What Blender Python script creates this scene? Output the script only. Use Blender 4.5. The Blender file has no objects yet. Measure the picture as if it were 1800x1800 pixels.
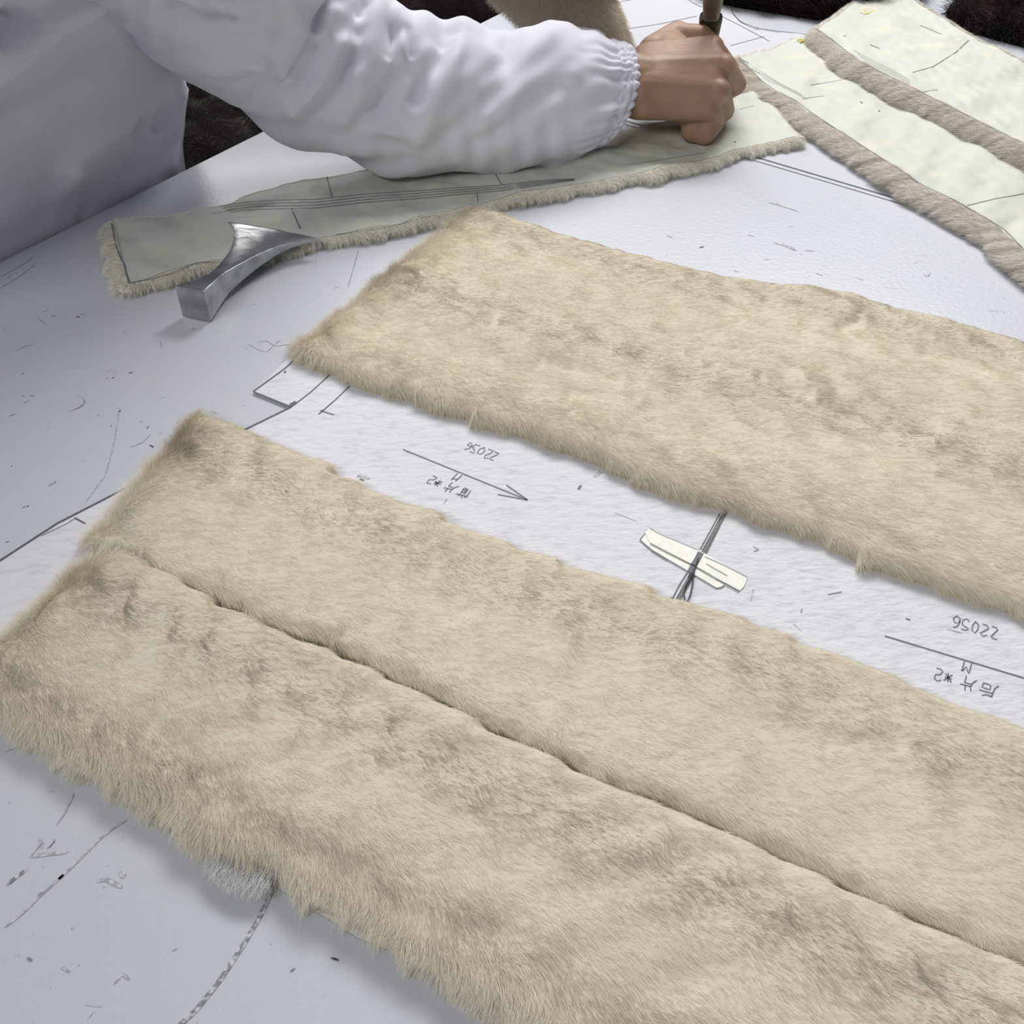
import bpy, bmesh, math
import numpy as np
from mathutils import Vector, Matrix

S = bpy.context.scene
COL = S.collection
rng = np.random.default_rng(7)

# ------------------------------------------------------------------ camera
T = 0.80            # height of the table top
H = 0.43            # camera above the table top
F = 1766.0          # focal length in pixels of the 1800 px frame
PITCH = math.radians(45)
cd = bpy.data.cameras.new('camera'); cam = bpy.data.objects.new('camera', cd); COL.objects.link(cam)
cam.location = (0, 0, T + H)
cam.rotation_euler = (math.radians(90) - PITCH, 0, 0)
cd.sensor_fit = 'HORIZONTAL'; cd.sensor_width = 36.0; cd.lens = 36.0 * F / 1800.0
cd.clip_start = 0.02; cd.clip_end = 60
S.camera = cam

# ------------------------------------------------------------------ world, lights, exposure
w = bpy.data.worlds.new('world'); S.world = w; w.use_nodes = True
bg = w.node_tree.nodes['Background']; bg.inputs[0].default_value = (0.90, 0.93, 1.0, 1); bg.inputs[1].default_value = 0.14

def area(name, loc, target, sx, sy, power, color):
    l = bpy.data.lights.new(name, 'AREA'); l.shape = 'RECTANGLE'; l.size = sx; l.size_y = sy
    l.energy = power; l.color = color
    o = bpy.data.objects.new(name, l); COL.objects.link(o); o.location = loc
    d = Vector(target) - Vector(loc); o.rotation_euler = d.to_track_quat('-Z', 'Y').to_euler()
    return o
area('ceiling_tube_and_fill', (0.45, 2.25, 2.6), (0.35, 0.8, T), 1.6, 0.7, 62, (1.0, 0.985, 0.97))
area('ceiling_tube_and_fill', (-1.05, 4.2, 2.5), (-0.3, 1.0, T), 1.6, 0.5, 26, (1.0, 0.985, 0.98))
area('ceiling_tube_and_fill', (-1.2, -1.0, 2.7), (0.1, 0.5, T), 1.6, 0.5, 26, (1.0, 0.985, 0.97))  # fill lamp added front left to brighten lower-left table and fur fringe
S.view_settings.view_transform = 'Standard'; S.view_settings.look = 'None'
S.view_settings.gamma = 1.0; S.view_settings.use_curve_mapping = False
S.view_settings.exposure = 0.03

# ------------------------------------------------------------------ helpers
sp, cp = math.sin(PITCH), math.cos(PITCH)
FW = np.array([0, cp, -sp]); UP = np.array([0, sp, cp]); RT = np.array([1.0, 0, 0])
CAM = np.array([0, 0, T + H])
def ray(px, py):
    px = np.asarray(px, float); py = np.asarray(py, float)
    return FW + ((px - 900) / F)[..., None] * RT + ((900 - py) / F)[..., None] * UP
def PH(px, py, h=0.0):
    """point of the pixel on the plane h above the table top"""
    r = ray(px, py); t = (H - h) / (-r[..., 2])
    return CAM + r * t[..., None]
def PZ(px, py, Z):
    """point of the pixel at axial depth Z"""
    return CAM + ray(px, py) * np.asarray(Z, float)[..., None]
def to_px(p):
    d = np.asarray(p) - CAM
    z = d @ FW
    return np.stack([900 + F * (d @ RT) / z, 900 - F * (d @ UP) / z], -1)

class Noise:
    def __init__(s, seed, scale, n=14):
        r = np.random.default_rng(seed); a = r.uniform(0, 2*np.pi, n); k = r.uniform(0.5, 1.6, n) / scale * 2*np.pi
        s.k = np.stack([np.cos(a)*k, np.sin(a)*k], 1); s.p = r.uniform(0, 2*np.pi, n); s.n = n
    def __call__(s, x, y):
        o = 0
        for (kx, ky), p in zip(s.k, s.p): o = o + np.sin(kx*x + ky*y + p)
        return o / math.sqrt(s.n) * 1.1

def tag(o, label=None, cat=None, group=None, kind=None):
    if label: o['label'] = label
    if cat: o['category'] = cat
    if group: o['group'] = group
    if kind: o['kind'] = kind
    return o
def link(name, data, parent=None, mats=()):
    o = bpy.data.objects.new(name, data); COL.objects.link(o)
    for m in mats: data.materials.append(m)
    if parent is not None: o.parent = parent
    return o
def mesh(name, verts, faces, parent=None, mats=(), smooth=True, fmat=None):
    me = bpy.data.meshes.new(name)
    me.from_pydata([tuple(map(float, v)) for v in verts], [], [tuple(int(i) for i in f) for f in faces])
    me.update()
    if smooth: me.polygons.foreach_set('use_smooth', [True]*len(me.polygons))
    if fmat is not None: me.polygons.foreach_set('material_index', fmat)
    return link(name, me, parent, mats)
def empty(name, loc):
    o = bpy.data.objects.new(name, None); COL.objects.link(o); o.location = loc; o.empty_display_size = 0.05
    return o
def keep(o, parent):
    o.parent = parent; o.matrix_parent_inverse = Matrix.Translation(parent.location).inverted(); return o
def grid_faces(nu, nv, off=0, wrap=False):
    f = []
    for i in range(nu-1):
        for j in range(nv if wrap else nv-1):
            a = off+i*nv+j; b = off+i*nv+(j+1) % nv
            f.append((a, a+nv, b+nv, b))
    return f

def mat(name, color, rough=0.6, metal=0.0, spec=0.5, bump=None, vary=None, sheen=0.0, sss=0.0, coat=0.0):
    m = bpy.data.materials.new(name); m.use_nodes = True; nt = m.node_tree; b = nt.nodes['Principled BSDF']
    b.inputs['Base Color'].default_value = (*color, 1); b.inputs['Roughness'].default_value = rough
    b.inputs['Metallic'].default_value = metal; b.inputs['Specular IOR Level'].default_value = spec
    b.inputs['Sheen Weight'].default_value = sheen; b.inputs['Coat Weight'].default_value = coat
    if sss: b.inputs['Subsurface Weight'].default_value = sss; b.inputs['Subsurface Radius'].default_value = (0.012, 0.004, 0.002); b.inputs['Subsurface Scale'].default_value = 0.3
    tc = nt.nodes.new('ShaderNodeTexCoord')
    def noise(sc, detail=4, stretch=None):
        n = nt.nodes.new('ShaderNodeTexNoise'); n.inputs['Scale'].default_value = sc; n.inputs['Detail'].default_value = detail
        src = tc.outputs['Object']
        if stretch:
            mp = nt.nodes.new('ShaderNodeMapping'); mp.inputs['Scale'].default_value = stretch[:3]
            mp.inputs['Rotation'].default_value = (0, 0, stretch[3] if len(stretch) > 3 else 0)
            nt.links.new(src, mp.inputs['Vector']); src = mp.outputs[0]
        nt.links.new(src, n.inputs['Vector']); return n
    if vary:      # list of (scale, colour, low, high[, stretch])
        cur = None
        for v in vary:
            n = noise(v[0], 5, v[4] if len(v) > 4 else None)
            r = nt.nodes.new('ShaderNodeMapRange'); r.inputs['From Min'].default_value = v[2]; r.inputs['From Max'].default_value = v[3]
            nt.links.new(n.outputs[0], r.inputs[0])
            mx = nt.nodes.new('ShaderNodeMix'); mx.data_type = 'RGBA'
            nt.links.new(r.outputs[0], mx.inputs[0])
            if cur: nt.links.new(cur, mx.inputs[6])
            else: mx.inputs[6].default_value = (*color, 1)
            mx.inputs[7].default_value = (*v[1], 1); cur = mx.outputs[2]
        nt.links.new(cur, b.inputs['Base Color'])
    if bump:      # (scale, distance, detail[, stretch])
        n = noise(bump[0], bump[2], bump[3] if len(bump) > 3 else None)
        bp = nt.nodes.new('ShaderNodeBump'); bp.inputs['Distance'].default_value = bump[1]; bp.inputs['Strength'].default_value = 1.0
        nt.links.new(n.outputs[0], bp.inputs['Height']); nt.links.new(bp.outputs[0], b.inputs['Normal'])
    return m

def fur_mat(name, root, tip, alt, pale=(0.97, 0.94, 0.84)):
    """hair material: root -> tip colour, mixed towards alt by the curve attribute 'tone' and per-hair randomness"""
    m = bpy.data.materials.new(name); m.use_nodes = True; nt = m.node_tree; b = nt.nodes['Principled BSDF']
    b.inputs['Roughness'].default_value = 0.55; b.inputs['Specular IOR Level'].default_value = 0.25
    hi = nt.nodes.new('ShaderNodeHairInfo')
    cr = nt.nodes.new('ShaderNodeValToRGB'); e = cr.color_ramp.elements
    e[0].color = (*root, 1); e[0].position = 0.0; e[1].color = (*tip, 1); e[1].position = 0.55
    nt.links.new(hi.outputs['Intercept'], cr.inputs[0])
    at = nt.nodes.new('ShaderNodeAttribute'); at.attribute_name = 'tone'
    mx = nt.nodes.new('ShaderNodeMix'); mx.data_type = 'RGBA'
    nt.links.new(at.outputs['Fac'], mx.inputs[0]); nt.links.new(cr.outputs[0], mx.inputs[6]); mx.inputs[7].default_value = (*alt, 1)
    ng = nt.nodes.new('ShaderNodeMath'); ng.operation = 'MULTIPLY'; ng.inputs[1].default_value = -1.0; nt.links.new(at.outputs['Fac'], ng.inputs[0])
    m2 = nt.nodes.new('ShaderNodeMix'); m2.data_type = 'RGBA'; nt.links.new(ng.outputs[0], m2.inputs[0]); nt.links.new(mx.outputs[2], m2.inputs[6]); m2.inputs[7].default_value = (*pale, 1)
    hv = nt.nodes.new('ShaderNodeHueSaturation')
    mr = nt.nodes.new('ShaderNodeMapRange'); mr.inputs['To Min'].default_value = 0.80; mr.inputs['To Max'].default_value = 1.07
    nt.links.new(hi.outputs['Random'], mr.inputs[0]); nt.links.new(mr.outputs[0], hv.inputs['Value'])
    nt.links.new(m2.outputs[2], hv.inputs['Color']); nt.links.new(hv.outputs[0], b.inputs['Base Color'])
    return m

def hair(name, parent, roots, dirs, lens, radius, m, tone, npts=5, droop=0.25, kink=0.05, label=None):
    N = len(roots)
    hc = bpy.data.hair_curves.new(name); hc.add_curves([npts]*N)
    t = np.linspace(0, 1, npts)
    P = roots[:, None, :] + dirs[:, None, :] * (lens[:, None]*t[None])[..., None]
    P[..., 2] -= droop * lens[:, None] * (t[None]**2)
    j = rng.normal(0, kink, (N, npts, 3)) * lens[:, None, None] * t[None, :, None]
    P = P + j
    hc.points.foreach_set('position', P.astype(np.float32).ravel())
    rad = (radius * (1 - 0.85*t**1.5))[None].repeat(N, 0) * rng.uniform(0.7, 1.25, (N, 1))
    hc.points.foreach_set('radius', rad.astype(np.float32).ravel())
    a = hc.attributes.new('tone', 'FLOAT', 'CURVE'); a.data.foreach_set('value', np.clip(tone, -1, 1).astype(np.float32))
    o = link(name, hc, parent, (m,)); o['kind'] = 'stuff'
    if label: o['label'] = label
    return o

def resample(P, n):
    P = np.asarray(P, float); d = np.r_[0, np.cumsum(np.linalg.norm(np.diff(P, axis=0), axis=1))]
    # smooth Catmull style by cubic through numpy interpolation of a dense chain
    s = np.linspace(0, d[-1], n); out = np.stack([np.interp(s, d, P[:, k]) for k in range(P.shape[1])], 1)
    k = np.array([1, 2, 3, 2, 1.])/9
    if n > 40:
        for _ in range(2):
            q = np.pad(out, ((2, 2), (0, 0)), mode='edge'); sm = sum(k[i]*q[i:i+n] for i in range(5)); sm[0] = out[0]; sm[-1] = out[-1]; out = sm
    return out

def strip(P, width, h=0.0, hf=None, taper=False):
    """flat ribbon along a pixel polyline, lying h above the table; returns verts, faces"""
    P = np.asarray(P, float)
    Q = PH(P[:, 0], P[:, 1], h)
    if hf is not None:
        for _ in range(3):
            hh = hf(Q[:, 0], Q[:, 1]) + h; r = ray(P[:, 0], P[:, 1]); Q = CAM + r*(((H-hh)/(-r[:, 2]))[:, None])
    d = np.gradient(Q, axis=0); d[:, 2] = 0; d /= np.linalg.norm(d, axis=1)[:, None] + 1e-9
    n = np.stack([-d[:, 1], d[:, 0], 0*d[:, 0]], 1)
    wv = np.broadcast_to(np.asarray(width, float), (len(P),)).copy()
    if taper: wv[0] *= .3; wv[-1] *= .3
    A = Q + n*wv[:, None]/2; B = Q - n*wv[:, None]/2
    V = []; Fc = []
    for a, b in zip(A, B): V += [a, b]
    for i in range(len(P)-1): Fc.append((2*i, 2*i+1, 2*i+3, 2*i+2))
    return V, Fc

class Marks:
    def __init__(s): s.V = []; s.F = []; s.M = []
    def add(s, V, Fc, m=0):
        o = len(s.V); s.V += list(V); s.F += [tuple(i+o for i in f) for f in Fc]; s.M += [m]*len(Fc)
    def line(s, P, width, m, h=0.0003, hf=None, taper=False, dense=True):
        P = np.asarray(P, float)
        if dense and len(P) >= 2:
            L = np.linalg.norm(np.diff(P, axis=0), axis=1).sum(); P = resample(P, max(2, min(39, int(L/9)+2))) if len(P) > 2 or hf is not None else P
        s.add(*strip(P, width, h, hf, taper), m)

# ------------------------------------------------------------------ materials
M_table = mat('white_laminate', (0.565, 0.593, 0.64), 0.33, spec=0.45,
              vary=[(6, (0.57, 0.595, 0.635), 0.45, 0.75), (95, (0.42, 0.44, 0.475), 0.70, 0.78), (420, (0.30, 0.32, 0.35), 0.735, 0.80)],
              bump=(260, 0.00025, 3))
M_edge = mat('table_edge_band', (0.5, 0.5, 0.51), 0.5)
M_ink = mat('black_marker', (0.035, 0.035, 0.04), 0.6)
M_ink2 = mat('worn_marker', (0.22, 0.225, 0.24), 0.6, vary=[(500, (0.6, 0.62, 0.66), 0.45, 0.6)])
M_scuff = mat('grey_scuff', (0.36, 0.38, 0.41), 0.6, vary=[(350, (0.6, 0.62, 0.66), 0.42, 0.6)])
M_seam = mat('green_black_seam', (0.03, 0.045, 0.045), 0.5)
M_card = mat('pattern_card', (0.71, 0.71, 0.745), 0.75, spec=0.25, vary=[(260, (0.60, 0.60, 0.65), 0.5, 0.75, (0.35, 1, 1, -0.9))],
             bump=(300, 0.0011, 4, (0.4, 1, 1, -0.9)))
M_cedge = mat('card_edge', (0.30, 0.29, 0.27), 0.8)
M_pencil = mat('pencil_line', (0.12, 0.125, 0.14), 0.6)
M_tape = mat('masking_tape', (0.80, 0.80, 0.72), 0.5, vary=[(180, (0.72, 0.72, 0.65), 0.5, 0.7)])
M_hide = mat('pale_hide', (0.59, 0.605, 0.545), 0.55, spec=0.35, vary=[(14, (0.56, 0.58, 0.51), 0.45, 0.75), (45, (0.66, 0.66, 0.53), 0.5, 0.75), (160, (0.50, 0.51, 0.45), 0.68, 0.8)],
             bump=(160, 0.0004, 4))
M_hline = mat('hide_marker', (0.17, 0.175, 0.17), 0.7)
M_yellow = mat('yellow_thread', (0.75, 0.62, 0.08), 0.7)
M_under = mat('beige_underfur', (0.68, 0.62, 0.49), 0.9, spec=0.1, vary=[(300, (0.58, 0.52, 0.40), 0.45, 0.65, (0.3, 1, 1, -0.5))])
M_under_dk = mat('cream_underfur', (0.80, 0.77, 0.66), 0.9, spec=0.1)
M_under_gr = mat('taupe_underfur', (0.62, 0.57, 0.50), 0.9, spec=0.1)
M_black = mat('dark_underfur', (0.006, 0.004, 0.004), 0.9, spec=0.1)
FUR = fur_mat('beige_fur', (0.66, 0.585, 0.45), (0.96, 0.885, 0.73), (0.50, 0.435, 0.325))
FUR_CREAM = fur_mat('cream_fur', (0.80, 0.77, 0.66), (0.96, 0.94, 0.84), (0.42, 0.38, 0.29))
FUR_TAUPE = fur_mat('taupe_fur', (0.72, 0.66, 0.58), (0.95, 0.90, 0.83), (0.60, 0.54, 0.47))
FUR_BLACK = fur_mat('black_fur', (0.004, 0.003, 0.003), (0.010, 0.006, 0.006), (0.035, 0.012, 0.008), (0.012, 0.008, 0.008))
FUR_GREY = fur_mat('grey_brown_fur', (0.03, 0.027, 0.02), (0.10, 0.095, 0.07), (0.02, 0.02, 0.015), (0.12, 0.11, 0.08))
M_cloth = mat('white_coat_cotton', (0.74, 0.74, 0.82), 0.85, spec=0.12, sheen=0.1, bump=(1500, 0.00012, 2))
M_seamcloth = mat('coat_stitching', (0.55, 0.55, 0.63), 0.85)
M_skin = mat('tan_skin', (0.36, 0.225, 0.15), 0.50, spec=0.4, sss=0.12,
             vary=[(22, (0.31, 0.175, 0.11), 0.42, 0.7), (60, (0.40, 0.26, 0.17), 0.5, 0.75)], bump=(520, 0.00022, 4))
M_navy = mat('navy_trousers', (0.006, 0.008, 0.016), 0.85)
M_hairs = mat('black_hair', (0.01, 0.009, 0.009), 0.5)
M_steel = mat('worn_steel', (0.48, 0.49, 0.49), 0.30, metal=1.0, vary=[(90, (0.30, 0.31, 0.31), 0.4, 0.7, (0.35, 1, 1, 0.5)), (14, (0.60, 0.61, 0.61), 0.5, 0.8)],
              bump=(150, 0.0007, 5, (0.5, 1, 1, 0.6)))
M_knife = mat('dull_grey_metal', (0.19, 0.185, 0.16), 0.45, metal=0.8, vary=[(120, (0.16, 0.15, 0.12), 0.45, 0.7)])
M_bronze = mat('dark_bronze_clamp', (0.12, 0.10, 0.075), 0.45, metal=0.7, vary=[(160, (0.05, 0.045, 0.035), 0.45, 0.6)])
M_floor = mat('dark_floor', (0.02, 0.02, 0.022), 0.6, vary=[(3, (0.03, 0.028, 0.026), 0.4, 0.7)])
M_wall = mat('painted_wall', (0.55, 0.55, 0.56), 0.8)
M_paper = mat('thin_white_paper', (0.58, 0.58, 0.62), 0.6, vary=[(9, (0.53, 0.53, 0.57), 0.45, 0.7)], bump=(12, 0.0012, 2))
M_wood = mat('brown_crate', (0.10, 0.05, 0.03), 0.7)

# ------------------------------------------------------------------ structure
fl = mesh('floor', [(-4, -2.5, 0), (4, -2.5, 0), (4, 5.5, 0), (-4, 5.5, 0), (-4, -2.5, -.05), (4, -2.5, -.05), (4, 5.5, -.05), (-4, 5.5, -.05)],
          [(0, 1, 2, 3), (7, 6, 5, 4), (0, 4, 5, 1), (1, 5, 6, 2), (2, 6, 7, 3), (3, 7, 4, 0)], None, (M_floor,), False)
fl['kind'] = 'structure'

# ------------------------------------------------------------------ work table
eA = PH(0, 460)[:2]; eB = PH(845, 40)[:2]
ed = (eB-eA)/np.linalg.norm(eB-eA); en = np.array([-ed[1], ed[0]])     # outward normal: away from the table, towards the person
if en[0] > 0: en = -en
p0 = eA - ed*1.05; p1 = eB + ed*1.1
corners = [p0, p1, p1 - en*1.75, p0 - en*1.75]
tb = empty('work_table', (float(np.mean([c[0] for c in corners])), float(np.mean([c[1] for c in corners])), 0))
tag(tb, 'large white laminate cutting table with scuffs and worn marker lines', 'table')
mk = Marks()
th = 0.03; ins = 0.0025
top = [(*c, T) for c in corners]; bot = [(*c, T-th) for c in corners]
cen = np.mean(corners, axis=0)
topi = [(*(c + (cen-c)/np.linalg.norm(cen-c)*ins), T) for c in corners]
topo = [(*c, T-ins*.6) for c in corners]
mk.add(topi+topo+bot, [(0, 3, 2, 1)] if np.cross(corners[1]-corners[0], corners[2]-corners[0]) < 0 else [(0, 1, 2, 3)], 0)
o = len(mk.V)-12
for i in range(4):
    j = (i+1) % 4
    mk.F += [(o+i, o+j, o+4+j, o+4+i), (o+4+i, o+4+j, o+8+j, o+8+i)]; mk.M += [0, 1]
mk.F.append((o+8, o+9, o+10, o+11)); mk.M.append(1)
SEAM = [((1085, 210), (1345, 283)), ((1345, 283), (1665, 378)), ((1665, 378), (1950, 463))]
for off, wd in ((-2.2, .0022), (4.6, .0013)):
    mk.line([(1080, 209+off), (1345, 283+off), (1665, 377.5+off), (2000, 477+off)], wd, 3, 0.0002, dense=False)
mk.line([(1340, 177), (1362, 183), (1388, 189)], .0022, 2, taper=True)
mk.line([(1322, 167), (1340, 160)], .0006, 4)
# pencil and marker lines on the laminate
for P, wd, m in [
    ([(630, 440), (612, 505)], .0009, 2), ([(558, 437), (554, 470)], .0007, 4), ([(585, 507), (596, 504)], .0008, 2),
    ([(452, 602), (470, 598), (482, 608), (520, 604)], .0007, 5), ([(468, 620), (485, 602), (495, 597)], .0008, 5), ([(436, 604), (455, 615), (470, 618)], .0006, 5),
    ([(497, 212), (560, 232), (610, 255), (655, 294)], .0007, 4), 
    ([(210, 715), (200, 780), (185, 835), (148, 885)], .0007, 5), ([(145, 698), (150, 708), (140, 716), (122, 722)], .0009, 4),
    ([(118, 646), (160, 646)], .0007, 5), ([(165, 648), (220, 655)], .0006, 5), ([(190, 655), (205, 643)], .0005, 5),
    ([(265, 763), (250, 778), (228, 786)], .0007, 5), ([(26, 617), (44, 608), (60, 606)], .0007, 5), ([(10, 572), (28, 585)], .0007, 5),
    ([(0, 487), (40, 465), (60, 450)], .0006, 5), ([(0, 506), (40, 482), (64, 462)], .0006, 5), ([(66, 556), (74, 567), (84, 572)], .0007, 5),
    ([(480, 1562), (455, 1615), (425, 1665), (385, 1725), (345, 1775), (318, 1800), (280, 1840)], .0022, 4),
    ([(222, 1442), (205, 1452), (180, 1470), (150, 1500), (125, 1525), (98, 1550), (70, 1575), (40, 1605), (8, 1630)], .0012, 5),
    ([(130, 1395), (110, 1435), (98, 1450)], .001, 5), ([(96, 1475), (88, 1490)], .0012, 4), ([(52, 1505), (70, 1503), (92, 1500), (120, 1497)], .0018, 5),
    ([(55, 1504), (75, 1480)], .001, 4), ([(98, 1478), (82, 1492)], .001, 4), ([(12, 1556), (30, 1540), (48, 1528)], .0018, 4),
    ([(10, 1322), (35, 1312)], .0006, 2), ([(102, 1545), (112, 1538)], .0045, 5), ([(66, 1573), (76, 1568)], .0015, 4),
    ([(170, 1550), (185, 1545), (200, 1552), (215, 1560)], .0018, 5), ([(210, 1532), (215, 1545), (222, 1535)], .0012, 5),
    ([(108, 1700), (122, 1708)], .0025, 5), ([(200, 1730), (215, 1712), (228, 1722)], .001, 5), ([(150, 1765), (180, 1770)], .001, 5), ([(155, 1790), (165, 1778)], .001, 5),
    ([(1230, 435), (1237, 433)], .004, 2), ([(1172, 413), (1182, 418)], .0012, 2), ([(1360, 425), (1385, 432), (1400, 440)], .004, 5), ([(1415, 440), (1432, 441)], .003, 5),
    ([(1315, 412), (1325, 415)], .003, 5), ([(1345, 455), (1352, 456)], .003, 5), ([(1435, 480), (1446, 484)], .003, 5), ([(1505, 488), (1518, 491)], .002, 5),
    ([(1624, 480), (1630, 488), (1636, 478)], .0009, 4), ([(1610, 447), (1632, 450)], .0008, 5), ([(1555, 505), (1580, 507)], .0008, 5), ([(1460, 347), (1475, 349)], .0012, 5),
    ([(1350, 355), (1385, 365), (1405, 372)], .0012, 5), ([(1315, 493), (1317, 495)], .002, 5), ([(1290, 475), (1298, 477)], .003, 5),
    ([(1385, 398), (1395, 397)], .0016, 5), ([(1740, 545), (1755, 547)], .0016, 5), ([(1455, 395), (1460, 396)], .0015, 5),
    ([(133, 557), (140, 557)], .0028, 2), ([(142, 552), (147, 553)], .0016, 2), ([(91, 556), (98, 555)], .0015, 2), ([(75, 548), (83, 545)], .0014, 4), ([(5, 579), (9, 579)], .0014, 2),
    ([(226, 656), (233, 654)], .0022, 2), ([(186, 664), (190, 664)], .0016, 4), ([(196, 665), (201, 663)], .0018, 2), ([(37, 658), (43, 655)], .0016, 4),
    ([(39, 697), (44, 695)], .0016, 4), ([(53, 695), (60, 696)], .0012, 2), ([(41, 709), (52, 703)], .0014, 4), ([(208, 724), (213, 721)], .0016, 2), ([(172, 730), (174, 730)], .0016, 2),
    ([(263, 782), (270, 786)], .0026, 2), ([(257, 753), (262, 749)], .0014, 2), ([(16, 731), (28, 727)], .0014, 4), ([(282, 600), (284, 612)], .0012, 4), ([(283, 699), (290, 698)], .0012, 4),
    ([(281, 763), (282, 759)], .004, 5), ([(246, 740), (251, 742)], .0012, 4), ([(84, 753), (86, 754)], .0014, 4), ([(80, 759), (82, 760)], .0012, 4),
    ([(85, 853), (98, 846)], .006, 5), ([(40, 892), (44, 890)], .0016, 2), ([(47, 889), (50, 890)], .0022, 2), ([(10, 953), (16, 951)], .0014, 2), ([(18, 820), (22, 818)], .0014, 4),
    ([(372, 722), (380, 726)], .0014, 4), ([(336, 577), (342, 578)], .004, 5), ([(430, 612), (436, 614)], .001, 4), ([(395, 587), (397, 588)], .0014, 4), ([(445, 535), (448, 535)], .0014, 2)]:
    mk.line(P, wd, {2: 2, 4: 4, 5: 5}[m], taper=True)
r2 = np.random.default_rng(5)
for q in range(520):
    x, y = r2.uniform(-40, 1840), r2.uniform(150, 1840); a = r2.uniform(0, math.pi); l = r2.choice([1.5, 2.5, 4, 8, 16], p=[.35, .3, .2, .1, .05])*r2.uniform(.7, 1.3)
    mk.line([(x, y), (x+l*math.cos(a)*.5, y+l*math.sin(a)*.3+r2.normal(0, .6)), (x+l*math.cos(a), y+l*math.sin(a)*.6)], r2.uniform(.0006, .0014) if l > 3 else r2.uniform(.0009, .0022), int(r2.choice([2, 4, 5], p=[.12, .33, .55])), taper=True)
me = mesh('table_top', [Vector(v) for v in mk.V], mk.F, None, (M_table, M_edge, M_ink, M_seam, M_ink2, M_scuff), False, mk.M)
keep(me, tb)
for c in corners:
    q = c + (cen-c)/np.linalg.norm(cen-c)*0.12
    V = [(q[0]+sx*.03, q[1]+sy*.03, z) for z in (0, T-th) for sx, sy in ((-1, -1), (1, -1), (1, 1), (-1, 1))]
    keep(mesh('leg', V, [(3, 2, 1, 0), (4, 5, 6, 7), (0, 1, 5, 4), (1, 2, 6, 5), (2, 3, 7, 6), (3, 0, 4, 7)], None, (M_edge,), False), tb)

# ------------------------------------------------------------------ sheets of card and paper
def sheet(name, px, z, thick, mats, label, cat, group=None, marks=None):
    """flat polygon given in pixels at height z, with thickness"""
    P = np.asarray(px, float); Q = PH(P[:, 0], P[:, 1], z+thick)
    n = len(Q); V = [tuple(q) for q in Q] + [(q[0], q[1], q[2]-thick) for q in Q]
    k = Marks(); k.add([np.array(v) for v in V], [], 0)
    area2 = sum(Q[i][0]*Q[(i+1) % n][1]-Q[(i+1) % n][0]*Q[i][1] for i in range(n))
    ring = list(range(n)) if area2 > 0 else list(range(n))[::-1]
    k.F = [tuple(ring), tuple(n+i for i in ring[::-1])]; k.M = [0, 0]
    for a in range(n):
        i, j = ring[a], ring[(a+1) % n]; k.F.append((i, n+i, n+j, j)); k.M.append(1)
    if marks:
        for Pm, wd, mi in marks: k.line(Pm, wd, mi, z+thick+0.0003)
    o = mesh(name, k.V, k.F, None, mats, False, k.M)
    tag(o, label, cat, group); return o

def tr(pts, s, ox, oy): return [(x/s+ox, y/s+oy) for x, y in pts]
L1 = lambda p: tr(p, 6.4286, 680, 760)
L2 = lambda p: tr(p, 9.0, 1600, 1060)
L3 = lambda p: tr(p, 7.5, 1100, 880)
pw = .00062; pb = .0008
front_marks = [(L1(p), pw, 2) for p in [
    [(1215, 215), (1275, 238), (1150, 295), (1208, 315)],
    [(1148, 190), (1205, 205), (1197, 232), (1140, 246), (1095, 262), (1090, 285), (1110, 302), (1150, 290)],
    [(1105, 168), (1120, 190), (1085, 238), (1040, 254), (1018, 238), (1030, 205), (1065, 176), (1105, 168)],
    [(935, 215), (988, 235), (1005, 208), (968, 192), (968, 155), (1008, 135), (1055, 152)],
    [(878, 190), (912, 196), (955, 162), (975, 132), (962, 113), (928, 110), (905, 130), (918, 155), (955, 162)],
    [(800, 462), (722, 540), (792, 508), (768, 556), (850, 480)],
    [(520, 487), (570, 510), (548, 535), (475, 532), (445, 560), (460, 583), (500, 580)],
    [(525, 580), (628, 556)], [(552, 545), (575, 606)], [(604, 540), (545, 600)], [(540, 560), (612, 587)],
    [(742, 562), (697, 606)], [(697, 606), (752, 622)], [(815, 605), (765, 622), (728, 650), (708, 674)], [(645, 620), (735, 643)], [(690, 634), (652, 668)],
    [(948, 655), (908, 712)], [(918, 640), (885, 690)], [(872, 628), (832, 690)], [(905, 632), (872, 628)], [(893, 655), (858, 648)], [(878, 680), (842, 672)], [(905, 632), (870, 690)],
    [(780, 690), (922, 722)], [(800, 716), (822, 702)], [(850, 742), (838, 712)], [(905, 735), (865, 722)]]]
front_marks += [(L1([(180, 190), (1590, 762)]), pb, 2), (L1([(1350, 592), (1590, 762)]), pb, 2), (L1([(1255, 700), (1590, 762)]), pb, 2)]
front_marks += [([(445, 688), (512, 715)], .0011, 2), ([(512, 715), (250, 843), (100, 920), (0, 985), (-60, 1018)], .0015, 2), ([(445, 688), (500, 648), (520, 630)], .0011, 2),
    ([(512, 715), (545, 690), (578, 660), (600, 640)], .0009, 2), ([(510, 712), (520, 706)], .0026, 2), ([(560, 728), (590, 702), (615, 678)], .0009, 2), ([(563, 721), (587, 729)], .0009, 2),
    ([(628, 836), (640, 838), (650, 841)], .0018, 4), ([(632, 842), (640, 844)], .001, 2), ([(1017, 860), (1021, 853)], .0016, 2), ([(1045, 838), (1055, 829), (1062, 827)], .0022, 4),
    ([(131, 910), (150, 920)], .001, 2), ([(131, 911), (118, 920), (72, 942)], .0004, 2),
    ([(780, 886), (786, 876)], .0005, 4), ([(1080, 900), (1120, 916)], .0005, 4), ([(500, 655), (502, 652)], .0014, 2)]
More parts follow.
